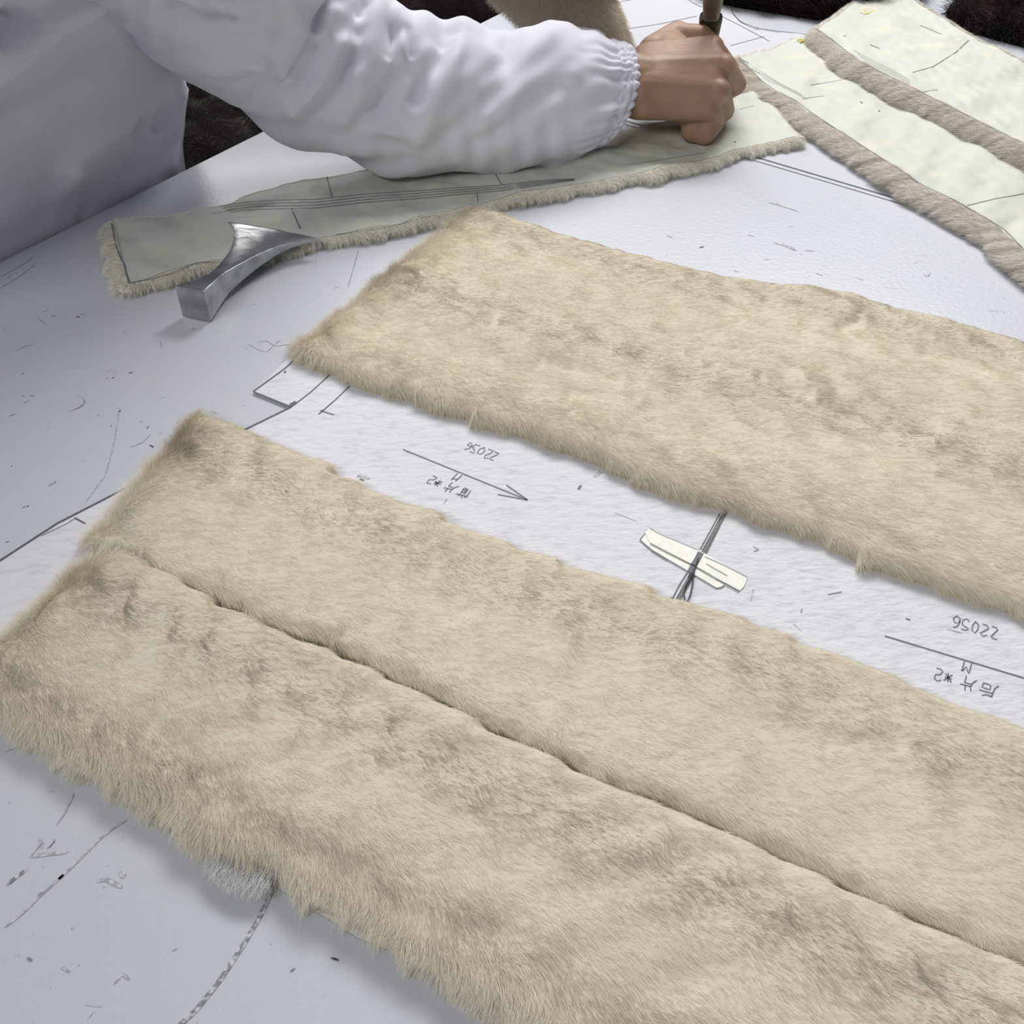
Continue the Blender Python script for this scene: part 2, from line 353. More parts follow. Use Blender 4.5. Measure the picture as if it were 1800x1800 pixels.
front_card = sheet('pattern_card', [(445, 688), (512, 715), (250, 843), (100, 921), (0, 985), (-60, 1019), (-140, 1180), (120, 1290), (480, 1556), (560, 1605), (628, 1648), (760, 1700), (985, 1330), (1183, 1062), (1276, 890), (1330, 780), (760, 560), (560, 580)],
    0.0004, .0012, (M_card, M_cedge, M_pencil, M_hline, M_scuff), 'white textured pattern card with a full arrow and number, left of the taped join', 'pattern card', None, front_marks)
back_marks = [(L2(p), pw, 2) for p in [
    [(1295, 365), (1405, 405), (1262, 540), (1378, 580)],
    [(1145, 328), (1252, 362), (1238, 412), (1205, 436), (1140, 442), (1105, 475), (1122, 515), (1180, 530), (1218, 505)],
    [(1035, 290), (1082, 325), (1070, 425), (1030, 475), (985, 460), (975, 425), (995, 320), (1035, 290)],
    [(805, 405), (918, 440), (928, 388), (862, 372), (820, 335), (830, 270), (880, 240), (930, 260), (940, 295)],
    [(735, 200), (788, 222), (796, 275), (765, 322), (720, 320), (680, 290), (680, 238), (735, 200)], [(796, 275), (770, 340), (720, 386), (680, 375)],
    [(860, 920), (808, 1100), (888, 1000), (924, 1132), (970, 955)],
    [(415, 1025), (522, 1055), (515, 1110), (480, 1130), (405, 1130), (370, 1165), (390, 1215), (440, 1238), (490, 1215)],
    [(560, 1105), (650, 1255)], [(530, 1220), (670, 1135)], [(607, 1108), (593, 1245)], [(548, 1168), (660, 1202)],
    [(890, 1150), (862, 1255)], [(855, 1252), (965, 1282)], [(1055, 1220), (1005, 1245), (970, 1290), (945, 1340), (962, 1390)], [(790, 1275), (950, 1318)], [(872, 1300), (866, 1378)],
    [(1400, 1310), (1350, 1335), (1315, 1400), (1288, 1480)], [(1160, 1262), (1280, 1290), (1262, 1368), (1135, 1332), (1160, 1262)], [(1090, 1370), (1300, 1425)], [(1135, 1458), (1200, 1445), (1300, 1482)]]]
back_marks += [([(1555, 1117.5), (1800, 1191.5), (2050, 1268)], pb, 2), ([(1324, 960), (1334, 966)], .0004, 2),
    ([(1455, 1045), (1480, 1040)], .0005, 2), ([(1592, 1087), (1600, 1089)], .0008, 2), ([(1395, 1096), (1408, 1108)], .0004, 4), ([(1320, 1055), (1324, 1036)], .0008, 4), ([(1408, 1077), (1410, 1070)], .0005, 2),
    ([(1665, 1105), (1690, 1112)], .0005, 4), ([(1325, 969), (1333, 967)], .0005, 2)]
back_card = sheet('pattern_card', [(1188, 1062), (1281, 890), (1340, 770), (1700, 880), (2400, 1200), (2300, 1600), (1700, 1500), (1160, 1250)],
    0.0004, .0012, (M_card, M_cedge, M_pencil, M_hline, M_scuff), 'white pattern card right of the taped join, with grain line and back piece writing', 'pattern card', None, back_marks)
# join between the cards and the tape across it
join = sheet('dark_join_strip', [(1183, 1064), (1222, 998), (1240, 960), (1273, 902), (1283, 880), (1287, 882), (1247, 965), (1227, 1004), (1190, 1066), (1186, 1072)], 0.00165, .00015, (M_hline, M_hline, M_pencil),
    'dark pencilled join strip running across between the two pattern cards', 'join strip', None,
    [(L3(p), q, 2) for p, q in [([(1250, 150), (1090, 440), (980, 640)], .0007), ([(1330, 160), (1180, 430), (1125, 520), (1020, 720)], .0007), ([(815, 940), (720, 1090), (660, 1200), (600, 1330)], .0008), ([(870, 990), (780, 1150), (745, 1230), (685, 1380)], .0008), ([(598, 1270), (605, 1300), (625, 1320)], .0012), ([(1305, 130), (1345, 160)], .001)]])
tapeB = sheet('masking_tape', L3([(185, 515), (270, 425), (760, 760), (1310, 1110), (1215, 1165), (830, 935), (330, 650)]), 0.00185, .00015, (M_tape, M_pencil, M_pencil),
    'lower yellowish strip of masking tape, partly covered, across the card join', 'tape', None, [(L3([(185, 515), (330, 640), (560, 780), (830, 935), (1215, 1165), (1305, 1112)]), .0006, 2), (L3([(330, 655), (550, 785)]), .0005, 2)])
tapeA = sheet('masking_tape', L3([(255, 425), (310, 355), (430, 430), (960, 650), (1610, 1010), (1560, 1130), (1500, 1190), (880, 850), (320, 560)]), 0.0021, .00015, (M_tape, M_pencil, M_pencil),
    'upper wide strip of pale masking tape across the card join', 'tape', None, [(L3([(310, 355), (430, 430), (960, 650)]), .00035, 2), (L3([(1040, 735), (1300, 850), (1610, 1010)]), .0004, 2), (L3([(320, 560), (560, 685), (880, 845), (1200, 1030), (1500, 1190)]), .0007, 2), (L3([(185, 515), (255, 425)]), .0004, 2), (L3([(1060, 830), (1340, 990)]), .0004, 2),
      (L3([(990, 680), (950, 760), (890, 860), (850, 940)]), .0035, 2)])
def tube(name, P, r, m, parent=None, nseg=8):
    cu = bpy.data.curves.new(name, 'CURVE'); cu.dimensions = '3D'; cu.bevel_depth = r; cu.bevel_resolution = 2
    s = cu.splines.new('NURBS'); s.points.add(len(P)-1); s.order_u = 3; s.use_endpoint_u = True
    for i, p in enumerate(P): s.points[i].co = (*map(float, p), 1)
    o = bpy.data.objects.new('tmp', cu); COL.objects.link(o)
    me = bpy.data.meshes.new_from_object(o.evaluated_get(bpy.context.evaluated_depsgraph_get())); bpy.data.objects.remove(o)
    me.name = name; me.materials.clear()
    return link(name, me, parent, (m,))
lp = L3([(960, 760), (905, 890), (890, 1000), (875, 1150), (835, 1290), (797, 1350), (770, 1290), (768, 1200), (790, 1110), (870, 985), (905, 890)])
thr = tube('thread_loop', [PH(*p, 0.0034) for p in lp], .0004, M_ink)
tag(thr, 'fine black thread curled into a narrow loop beside the tape', 'thread')

paper = sheet('paper_sheet', [(1284, -60), (1285, 8), (1292, 26), (1306, 38), (1330, 48), (1372, 54), (1440, 66), (1470, 110), (1380, 190), (1120, 200), (1010, 150), (960, 60), (950, -80)],
    0.0003, .0003, (M_paper, M_cedge, M_pencil), 'thin white pattern paper with ruled lines behind the fist and knife', 'paper', None,
    [([(1284, 8), (1289, 26), (1304, 39), (1330, 49), (1372, 55), (1420, 60)], .0012, 2), ([(1290, 24), (1300, 38), (1325, 50), (1372, 57)], .0007, 2),
     ([(1105, 50), (1160, 42), (1225, 28)], .0009, 2), ([(1268, 28), (1300, 44), (1345, 68), (1352, 72)], .0009, 2), ([(1284, 80), (1310, 73), (1344, 64)], .0008, 2),
     ([(1088, 3), (1112, -1), (1140, -5)], .0009, 2), ([(1205, -5), (1218, 5), (1234, 12)], .0009, 2), ([(1222, 5), (1236, 5)], .0006, 2), ([(1326, 51), (1334, 53), (1332, 48)], .0006, 2)])

# ------------------------------------------------------------------ fur panels, fur side up
def edge_profile(d, wd): 
    x = np.clip(d/wd, 0, 1); return np.sqrt(np.clip(1-(1-x)**2, 0, 1))

def sample_grid(G, u, v):
    nu, nv = G.shape[:2]
    x = np.clip(u, 0, 1)*(nu-1); y = np.clip(v, 0, 1)*(nv-1)
    i = np.minimum(x.astype(int), nu-2); j = np.minimum(y.astype(int), nv-2); fx = (x-i)[:, None]; fy = (y-j)[:, None]
    return G[i, j]*(1-fx)*(1-fy)+G[i+1, j]*fx*(1-fy)+G[i, j+1]*(1-fx)*fy+G[i+1, j+1]*fx*fy

def fur_panel(name, topE, botE, thick, dens, label, seed, tonef, flow_v, bumps=(), base=0.0018, seamv=None, length=0.0105, edge_len=1.25, sbw=.014, bot_splay=1.0, lift=0.30, edgeT=0.012, nu=420, nv=110, ruff=1.0):
    tE = resample(PH(*np.array(topE, float).T), nu); bE = resample(PH(*np.array(botE, float).T), nu)
    n1, n2, n3 = Noise(seed, .035), Noise(seed+1, .11), Noise(seed+2, .012)
    v = np.linspace(0, 1, nv)
    wid = np.linalg.norm(tE-bE, axis=1)
    ex = n3(tE[:, 0], tE[:, 1])*.0012; 
    G = tE[:, None, :]*(1-v)[None, :, None] + bE[:, None, :]*v[None, :, None]
    # ragged outline of the lower edge and the left end
    G[..., 0] += (Noise(seed+5, .03)(G[..., 0]*0+G[..., 1], G[..., 0])*.0026)
    arc = np.r_[0, np.cumsum(np.linalg.norm(np.diff((tE+bE)/2, axis=0), axis=1))]
    dE = np.minimum(np.minimum(v[None]*wid[:, None]*1.2, (1-v)[None]*wid[:, None]), arc[:, None]*.5)
    hgt = thick*edge_profile(dE, edgeT)
    X, Y = G[..., 0], G[..., 1]
    inner = np.clip(dE/.02, 0, 1)
    hgt = hgt + inner*(n1(X, Y)*.0004 + n2(X, Y)*.0010)
    px = to_px(G)
    for (line, amp, wpx) in bumps:
        L = resample(np.array(line, float), 30)
        d2 = np.min((px[..., None, 0]-L[:, 0])**2 + ((px[..., None, 1]-L[:, 1])*1.0)**2, axis=-1)
        hgt = hgt + amp*.55*np.exp(-d2/(wpx*wpx*1.6))*np.clip(dE/.008, 0, 1)
    G[..., 2] = T + base + hgt
    V = G.reshape(-1, 3)
    bott = G.copy(); bott[..., 2] = T+base; Vb = bott.reshape(-1, 3)
    ff = grid_faces(nu, nv); N0 = nu*nv
    fb = [(d+N0, c+N0, b+N0, a+N0) for a, b, c, d in ff]
    rim = [i*nv for i in range(nu)] + [(nu-1)*nv+j for j in range(1, nv)] + [i*nv+nv-1 for i in range(nu-2, -1, -1)] + [j for j in range(nv-2, 0, -1)]
    fr = [(rim[i], rim[(i+1) % len(rim)], rim[(i+1) % len(rim)]+N0, rim[i]+N0) for i in range(len(rim))]
    ob = mesh(name, np.vstack([V, Vb]), ff+fb+fr, None, (M_under,))
    tag(ob, label, 'fur')
    # hair roots
    area_ = float(np.sum(wid[:-1]*np.diff(arc)))
    N = int(area_*dens)
    cw = np.r_[0, np.cumsum(wid[:-1]*np.diff(arc))]; cw /= cw[-1]
    u = np.interp(rng.random(N), cw, np.linspace(0, 1, nu)); vv = rng.random(N)
    # denser rim so the edge is fluffy
    Ne = int(N*.10); ue = np.interp(rng.random(Ne), cw, np.linspace(0, 1, nu)); side = rng.random(Ne)
    ve = np.where(side < .5, 1-np.abs(rng.normal(0, .012, Ne)), np.abs(rng.normal(0, .012, Ne)))
    Nl = int(N*.02); ul = np.abs(rng.normal(0, .006, Nl)); vl = rng.random(Nl)
    u = np.r_[u, ue, ul]; vv = np.clip(np.r_[vv, ve, vl], 0, 1)
    R = sample_grid(G, u, vv); P = to_px(R)
    inside = (P[:, 0] > -60) & (P[:, 0] < 1860) & (P[:, 1] > -60) & (P[:, 1] < 1860)
    k = inside | (rng.random(len(u)) < .25)
    u, vv, R, P = u[k], vv[k], R[k], P[k]
    U = u*(nu-1); 
    du = sample_grid(G, u+.004, vv) - sample_grid(G, u-.004, vv); du /= np.linalg.norm(du, axis=1)[:, None]+1e-9
    dv = sample_grid(G, u, vv+.01) - sample_grid(G, u, vv-.01); dv /= np.linalg.norm(dv, axis=1)[:, None]+1e-9
    nr = np.cross(du, dv); nr *= np.sign(nr[:, 2:3])
    wu = np.interp(u, np.linspace(0, 1, nu), wid); au = np.interp(u, np.linspace(0, 1, nu), arc)
    db = (1-vv)*wu; dt = vv*wu; dl = au
    sb = np.exp(-db/sbw)*bot_splay; st = np.exp(-dt/.010)*.55; sl = np.exp(-dl/.014)*.8
    x, y = R[:, 0], R[:, 1]
    nA, nB, nC, nD = Noise(seed+7, .08), Noise(seed+8, .009), Noise(seed+9, .004), Noise(seed+10, .009)
    cross = flow_v(u, vv) + nA(x, y)*.10 + nB(x, y)*.045*ruff + nC(x, y)*.03*ruff + rng.normal(0, .09, len(u))
    lf = lift + nD(x, y)*.02*ruff + rng.normal(0, .05, len(u)) + .25*(sb+sl)
    D = du*(1 - .9*np.clip(sl*1.6, 0, 1.6) - .75*np.clip(sb, 0, 1))[:, None] + dv*(cross + sb*1.1 - st*.7)[:, None] + nr*lf[:, None]
    D /= np.linalg.norm(D, axis=1)[:, None]
    ln = length*(1 + .22*rng.normal(0, 1, len(u)).clip(-2, 2) + (edge_len-1)*np.clip(sb+sl, 0, 1) + .03*nB(x, y))
    tf_ = Noise(seed+12, .016)(x, y); ln = ln*(1+.30*sb/max(bot_splay, .1)*tf_); D = D + du*(tf_*sb*.28)[:, None]; D /= np.linalg.norm(D, axis=1)[:, None]
    ln = np.clip(ln, .003, .022)
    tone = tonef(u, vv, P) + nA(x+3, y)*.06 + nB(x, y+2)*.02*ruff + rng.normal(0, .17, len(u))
    if seamv is not None:
        sv, fade = seamv(u); dd = np.abs(vv-sv)*wu
        ln = ln*(1-.5*fade*np.exp(-(dd/.0022)**2)); tone = tone+.7*fade*np.exp(-(dd/.0018)**2)
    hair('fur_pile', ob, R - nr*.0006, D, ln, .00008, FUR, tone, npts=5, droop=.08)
    return ob

A_top = [(828, 378), (900, 398), (1000, 432), (1147, 472), (1260, 500), (1369, 517), (1413, 521), (1489, 532), (1578, 562), (1693, 590), (1800, 621), (2100, 705), (2400, 790)]
A_bot = [(506, 632), (540, 642), (620, 682), (700, 705), (790, 736), (900, 770), (1000, 803), (1060, 832), (1130, 860), (1200, 884), (1275, 900), (1350, 930), (1430, 953), (1500, 990), (1600, 1026), (1700, 1062), (1800, 1098), (2100, 1205), (2400, 1310)]
B_top = [(352, 742), (420, 766), (540, 815), (640, 870), (780, 925), (900, 975), (1100, 1040), (1200, 1070), (1300, 1105), (1440, 1155), (1600, 1222), (1700, 1262), (1800, 1300), (2100, 1420), (2400, 1540)]
B_bot = [(158, 962), (200, 985), (260, 1010), (330, 1048), (420, 1092), (520, 1132), (600, 1155), (700, 1212), (800, 1267), (880, 1303), (1000, 1367), (1100, 1408), (1200, 1445), (1300, 1494), (1400, 1543), (1500, 1588), (1600, 1638), (1700, 1682), (1800, 1718), (2100, 1862), (2400, 2000)]
C_top = [(188, 980), (260, 1006), (330, 1043), (420, 1088), (520, 1133), (600, 1163), (700, 1214), (800, 1265), (880, 1305), (1000, 1362), (1100, 1403), (1200, 1443), (1300, 1490), (1400, 1540), (1500, 1586), (1600, 1635), (1700, 1679), (1800, 1715), (2100, 1858), (2400, 1996)]
C_bot = [(-75, 1215), (0, 1276), (75, 1328), (110, 1352), (170, 1380), (230, 1418), (290, 1450), (330, 1488), (400, 1528), (470, 1545), (520, 1580), (600, 1628), (640, 1640), (700, 1690), (760, 1725), (800, 1762), (870, 1800), (950, 1845), (1100, 1920), (1400, 2060), (1900, 2290)]

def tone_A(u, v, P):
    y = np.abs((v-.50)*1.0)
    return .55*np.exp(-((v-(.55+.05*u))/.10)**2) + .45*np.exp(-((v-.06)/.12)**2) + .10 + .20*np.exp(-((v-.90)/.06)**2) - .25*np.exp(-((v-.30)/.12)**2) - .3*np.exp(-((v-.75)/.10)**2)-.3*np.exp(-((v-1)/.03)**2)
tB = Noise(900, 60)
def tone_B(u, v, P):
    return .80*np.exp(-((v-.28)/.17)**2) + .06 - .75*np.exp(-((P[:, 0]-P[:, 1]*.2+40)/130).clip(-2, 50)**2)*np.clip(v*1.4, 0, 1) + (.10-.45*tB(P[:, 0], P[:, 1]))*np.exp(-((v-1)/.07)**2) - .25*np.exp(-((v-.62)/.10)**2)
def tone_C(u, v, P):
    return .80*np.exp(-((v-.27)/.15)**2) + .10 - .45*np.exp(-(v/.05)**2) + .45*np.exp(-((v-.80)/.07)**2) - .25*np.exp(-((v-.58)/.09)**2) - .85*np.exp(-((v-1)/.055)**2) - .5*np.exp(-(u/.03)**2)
DEN = 1700000
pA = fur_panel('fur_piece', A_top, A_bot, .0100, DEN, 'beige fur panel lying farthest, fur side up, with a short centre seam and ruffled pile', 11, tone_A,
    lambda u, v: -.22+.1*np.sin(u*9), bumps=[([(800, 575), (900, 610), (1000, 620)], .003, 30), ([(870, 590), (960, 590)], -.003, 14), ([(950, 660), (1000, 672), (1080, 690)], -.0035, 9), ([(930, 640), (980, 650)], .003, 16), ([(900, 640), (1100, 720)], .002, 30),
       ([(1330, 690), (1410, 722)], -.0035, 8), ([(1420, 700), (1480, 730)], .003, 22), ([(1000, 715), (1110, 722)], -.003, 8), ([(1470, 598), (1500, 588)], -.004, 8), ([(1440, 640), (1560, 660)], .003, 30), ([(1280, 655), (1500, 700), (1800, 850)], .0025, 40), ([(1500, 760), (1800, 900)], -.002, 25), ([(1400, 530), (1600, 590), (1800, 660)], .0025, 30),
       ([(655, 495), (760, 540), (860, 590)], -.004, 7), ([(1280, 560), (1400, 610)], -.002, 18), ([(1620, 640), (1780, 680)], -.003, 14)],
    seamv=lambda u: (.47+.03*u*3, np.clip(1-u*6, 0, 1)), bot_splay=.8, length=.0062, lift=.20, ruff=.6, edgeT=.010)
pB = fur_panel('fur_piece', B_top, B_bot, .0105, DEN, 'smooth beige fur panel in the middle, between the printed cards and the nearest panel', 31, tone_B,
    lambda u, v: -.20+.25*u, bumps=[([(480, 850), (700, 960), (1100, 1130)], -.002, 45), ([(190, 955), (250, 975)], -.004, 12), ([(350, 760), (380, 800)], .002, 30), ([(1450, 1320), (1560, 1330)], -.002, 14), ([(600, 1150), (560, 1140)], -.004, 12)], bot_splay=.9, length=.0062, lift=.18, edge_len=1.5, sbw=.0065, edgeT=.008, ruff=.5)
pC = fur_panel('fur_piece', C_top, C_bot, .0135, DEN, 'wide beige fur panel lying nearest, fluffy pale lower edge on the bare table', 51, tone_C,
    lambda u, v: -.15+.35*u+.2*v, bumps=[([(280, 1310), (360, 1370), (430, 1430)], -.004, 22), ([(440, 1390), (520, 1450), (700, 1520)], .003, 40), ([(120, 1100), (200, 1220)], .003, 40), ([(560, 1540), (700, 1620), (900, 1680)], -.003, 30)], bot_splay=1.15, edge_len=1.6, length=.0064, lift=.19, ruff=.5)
# small white tuft at the lower edge
N = 7000
q_ = resample(PH(np.array([392, 412, 438, 470.]), np.array([1506, 1524, 1538, 1545.]), .0035), 30)[rng.integers(0, 30, N)]
R = q_ + rng.normal(0, 1, (N, 3))*[.0016, .0016, .0008] + np.stack([rng.uniform(-1, 1, N)*.002, rng.uniform(-.003, .004, N), np.zeros(N)], 1); R[:, 2] = np.maximum(R[:, 2], T+.003)
R[:, 2] += .0035; R[:, 1] += .0008; D = np.stack([np.full(N, -.28), np.full(N, -.85), np.full(N, .12)], 1)
D = D + rng.normal(0, .13, (N, 3)); D /= np.linalg.norm(D, axis=1)[:, None]
M_tuft = fur_mat('white_fur', (0.7, 0.7, 0.68), (0.85, 0.85, 0.83), (0.8, 0.8, 0.78))
tf = hair('white_tuft', pC, R, D, rng.uniform(.006, .009, N), .00011, M_tuft, np.zeros(N), label='small pure white tuft of fur')

# ------------------------------------------------------------------ pelts, skin side up
def hide_pelt(name, farE, nearE, h0, label, seed, fur, rimw, rimdrop, marks=(), rim_edges=('near',), und=.0012, rag=1.0, farw=.35, leftw=None, hair_len=.006, dens=1.0, stripe=0.0, nu=300, nv=60, underm=None, flow=(0.3, 1.0), hboost=None, tonef=None):
    na, nb = Noise(seed, .06), Noise(seed+1, .02)
    def hf(x, y):
        b = hboost(x, y) if hboost else 0
        return h0 + na(x, y)*und + nb(x, y)*und*.25 + b
    far = resample(PH(*np.array(farE, float).T, h0), nu); near = resample(PH(*np.array(nearE, float).T, h0), nu)
    v = np.linspace(0, 1, nv)
    G = far[:, None]*(1-v)[None, :, None]+near[:, None]*v[None, :, None]
    G[..., 2] = T+hf(G[..., 0], G[..., 1])
    th_ = .0012
    V = np.vstack([G.reshape(-1, 3), G.reshape(-1, 3)-[0, 0, th_]]); N0 = nu*nv
    ff = grid_faces(nu, nv); fb = [(d+N0, c+N0, b+N0, a+N0) for a, b, c, d in ff]
    rim = [i*nv for i in range(nu)] + [(nu-1)*nv+j for j in range(1, nv)] + [i*nv+nv-1 for i in range(nu-2, -1, -1)] + [j for j in range(nv-2, 0, -1)]
    fr = [(rim[i], rim[(i+1) % len(rim)], rim[(i+1) % len(rim)]+N0, rim[i]+N0) for i in range(len(rim))]
    k = Marks(); k.V = list(V); k.F = ff+fb+fr; k.M = [0]*len(k.F)
    for P, wd, mi in marks: k.line(P, wd, mi, .00035, hf)
    ob = mesh(name, k.V, k.F, None, (M_hide, M_hline, M_yellow), True, k.M)
    tag(ob, label, 'fur')
    # fur body round the outline: rounded skirt from the hide edge out and down to the table
    loop = np.array([G[0, j] for j in range(nv)] + [G[i, nv-1] for i in range(1, nu)] + [G[nu-1, j] for j in range(nv-2, -1, -1)] + [G[i, 0] for i in range(nu-2, 0, -1)])
    m = len(loop)
    c = loop.mean(0); d = np.roll(loop, -1, 0)-np.roll(loop, 1, 0); 
    for _ in range(6): d = (d+np.roll(d, 1, 0)+np.roll(d, -1, 0))/3
    n = np.stack([d[:, 1], -d[:, 0], 0*d[:, 0]], 1); n /= np.linalg.norm(n, axis=1)[:, None]+1e-9
    ar = sum(loop[i][0]*loop[(i+1) % m][1]-loop[(i+1) % m][0]*loop[i][1] for i in range(m))
    if ar < 0: n = -n
    s = np.r_[0, np.cumsum(np.linalg.norm(np.diff(loop, axis=0), axis=1))]
    kind = np.zeros(m); kind[:nv] = 1; kind[nv:nv+nu-1] = 2     # 1 left end, 2 near edge, 0 other
    wv = np.where(kind == 2, rimw, np.where(kind == 1, leftw if leftw is not None else rimw*.6, rimw*farw))
    for _ in range(12): wv = (wv+np.roll(wv, 1)+np.roll(wv, -1))/3
    sc = (Noise(seed+3, .03)(s, s*0)*.16 + Noise(seed+4, .012)(s, s*0)*.10)*rag
    wv = wv*(1+sc)
    K = 9; prof = []
    for q in range(K):
        a = q/(K-1)*math.pi*.93 - .10
        # elliptical bulge: starts at the hide edge, swells outward, returns under
        outw = math.sin(max(a, 0)); zz = (1-math.cos(a))/2
        prof.append((outw, zz))
    ring = np.stack([loop - n*.001 + n*(wv*o_)[:, None]*1.0 + np.stack([0*wv, 0*wv, -(z_*(loop[:, 2]-T-.0006)) - .0004], 1) for o_, z_ in prof], 1)
    Vr = ring.reshape(-1, 3); Fr = []
    for i in range(m):
        j = (i+1) % m
        for q in range(K-1): Fr.append((i*K+q, j*K+q, j*K+q+1, i*K+q+1))
    Vr = (ring - n[:, None]*.0012).reshape(-1, 3)
    rimo = mesh('fur_trim', Vr, Fr, ob, (underm or M_under_dk,))
    # hair on the skirt
    NH = int(s[-1]*dens*26000)
    t = rng.random(NH)*(m-1.001); i = t.astype(int); f = (t-i)[:, None]; qf = rng.random(NH)*(K-2.2); q = qf.astype(int); g = (qf-q)[:, None]
    i2 = (i+1) % m
    R = (ring[i, q]*(1-f)+ring[i2, q]*f)*(1-g) + (ring[i, q+1]*(1-f)+ring[i2, q+1]*f)*g
    nn = n[i]*(1-f)+n[i2]*f; tt = np.stack([-nn[:, 1], nn[:, 0], 0*nn[:, 0]], 1)
    ph = qf/(K-1)
    wob = Noise(seed+6, .007)(R[:, 0], R[:, 1])*.25
    D = nn*(flow[1]*.7+.3*rng.random(NH))[:, None] + tt*(flow[0]+wob+rng.normal(0, .12, NH))[:, None] + np.stack([0*ph, 0*ph, .35-1.1*ph], 1)
    D /= np.linalg.norm(D, axis=1)[:, None]
    P = to_px(R); kk = (P[:, 0] > -60) & (P[:, 0] < 1880) & (P[:, 1] > -80) & (P[:, 1] < 1860)
    ln = hair_len*(1+.25*rng.normal(0, 1, NH).clip(-2, 2))*np.clip(wv[i]/rimw, .5, 1.1)
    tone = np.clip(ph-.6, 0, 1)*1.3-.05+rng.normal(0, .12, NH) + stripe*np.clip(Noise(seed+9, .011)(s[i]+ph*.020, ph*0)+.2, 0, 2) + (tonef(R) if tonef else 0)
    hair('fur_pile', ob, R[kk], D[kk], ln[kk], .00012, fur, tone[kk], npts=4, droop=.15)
    return ob

D_far = [(198, 389), (290, 378), (400, 358), (445, 342), (490, 328), (570, 308), (660, 298), (800, 275), (950, 250), (1075, 233), (1150, 220), (1230, 195), (1290, 172), (1325, 158), (1340, 165)]
D_near = [(224, 496), (260, 489), (300, 478), (340, 462), (380, 458), (470, 440), (530, 420), (600, 408), (700, 394), (760, 376), (800, 366), (860, 350), (900, 343), (960, 334), (1000, 325), (1060, 315), (1100, 306), (1150, 300), (1200, 286), (1245, 280), (1290, 262), (1340, 250), (1405, 240)]
wig = lambda P, a, k: [(x, y+a*math.sin(x*k)) for x, y in P]
dm = []
for q in range(4):
    dm.append(([(385+q*6, 362+q*3.5-0), (440, 354+q*4.6), (500, 351+q*5.2), (560, 350+q*5.0), (640, 341+q*4.8), (720, 336+q*4.6), (800, 330+q*4.0), (880, 325+q*3.4), (960, 316+q*2.4), (1010, 314+q*.8)], .0008, 1))
dm += [([(574, 310), (584, 346)], .0009, 1), ([(512, 366), (528, 402)], .0011, 1), ([(871, 306), (882, 324)], .0009, 1), ([(838, 338), (840, 355)], .0006, 1),
       ([(196, 392), (203, 430), (212, 455), (219, 465), (222, 480), (228, 497)], .0009, 1), ([(228, 497), (265, 490), (300, 480), (330, 468), (350, 461), (385, 461)], .0009, 1),
       ([(590, 412), (640, 405), (700, 395), (740, 382), (765, 378)], .0007, 1), ([(370, 376), (420, 366), (470, 360)], .0005, 1), ([(1100, 290), (1180, 278), (1240, 268)], .0004, 1), ([(1290, 248), (1294, 250)], .0012, 1), ([(1325, 185), (1300, 192)], .0005, 1)]
pD = hide_pelt('fur_pelt', D_far, D_near, .0085, 'long narrow pelt skin side up under the sleeve, with parallel marker lines', 71, FUR_CREAM,   .0085, 1, dm, hair_len=.0045, leftw=.011, flow=(.1, 1.0), dens=1.3)

E_far = [(1302, 101), (1335, 88), (1370, 76), (1410, 66), (1470, 80), (1560, 130), (1700, 195), (1800, 240), (2000, 330), (2300, 470)]
E_near = [(1301, 104), (1320, 122), (1340, 143), (1360, 158), (1400, 178), (1440, 208), (1490, 240), (1560, 285), (1620, 325), (1680, 352), (1725, 378), (1765, 402), (1800, 440), (1950, 560), (2250, 700)]
E_near = [(x, y) for x, y in E_near]
em = [([(1299, 103), (1320, 122), (1340, 143), (1360, 157), (1400, 177), (1440, 207), (1490, 239), (1560, 284), (1620, 324), (1680, 352), (1725, 378), (1765, 402), (1800, 438)], .0007, 1),
      ([(1410, 173), (1450, 168)], .0007, 1), ([(1425, 149), (1470, 142), (1512, 134)], .0007, 1), ([(1700, 361), (1750, 349), (1800, 340)], .0008, 1), ([(1298, 101), (1316, 111)], .0012, 1), ([(1320, 120), (1335, 129)], .0009, 1), ([(1512, 178), (1516, 181)], .0012, 1), ([(1544, 194), (1547, 195)], .0018, 1)]
em += [([(1325+q*8, 118+q*9), (1365+q*8, 143+q*6), (1410+q*4, 166+q*4)], .0004, 1) for q in range(3)]
pE = hide_pelt('fur_pelt', E_far, E_near, .013, 'pale pelt skin side up at right, the lower one, partly covered by another', 81, FUR_TAUPE, .019, 1, em, hair_len=.0065, leftw=.009, flow=(-.9, .75), underm=M_under_gr, dens=1.7, rag=.35, stripe=.55)
F_far = [(1548, -28), (1570, -22), (1600, -4), (1660, 36), (1700, 60), (1750, 85), (1800, 112), (1950, 190), (2200, 320)]
F_near = [(1436, 50), (1460, 68), (1485, 88), (1510, 108), (1580, 142), (1660, 183), (1740, 222), (1800, 254), (1950, 330), (2200, 450)]
fm = [([(1434, 51), (1460, 67), (1485, 87), (1510, 107), (1580, 141), (1660, 182), (1740, 222), (1800, 252)], .0008, 1),
      ([(1604, 127), (1640, 117), (1680, 92), (1703, 70)], .0009, 1), ([(1618, 44), (1655, 60)], .0008, 1), ([(1622, 161), (1648, 157)], .0007, 1), ([(1482, 63), (1487, 63)], .0014, 1), ([(1530, 78), (1546, 85)], .001, 1),
      ([(1512, 22), (1522, 25), (1535, 18)], .0013, 2), ([(1520, 15), (1524, 24)], .0012, 2)]
fm += [([(1500+q*6, 88+q*6), (1560+q*4, 118+q*5), (1600, 140+q*3)], .0004, 1) for q in range(4)]
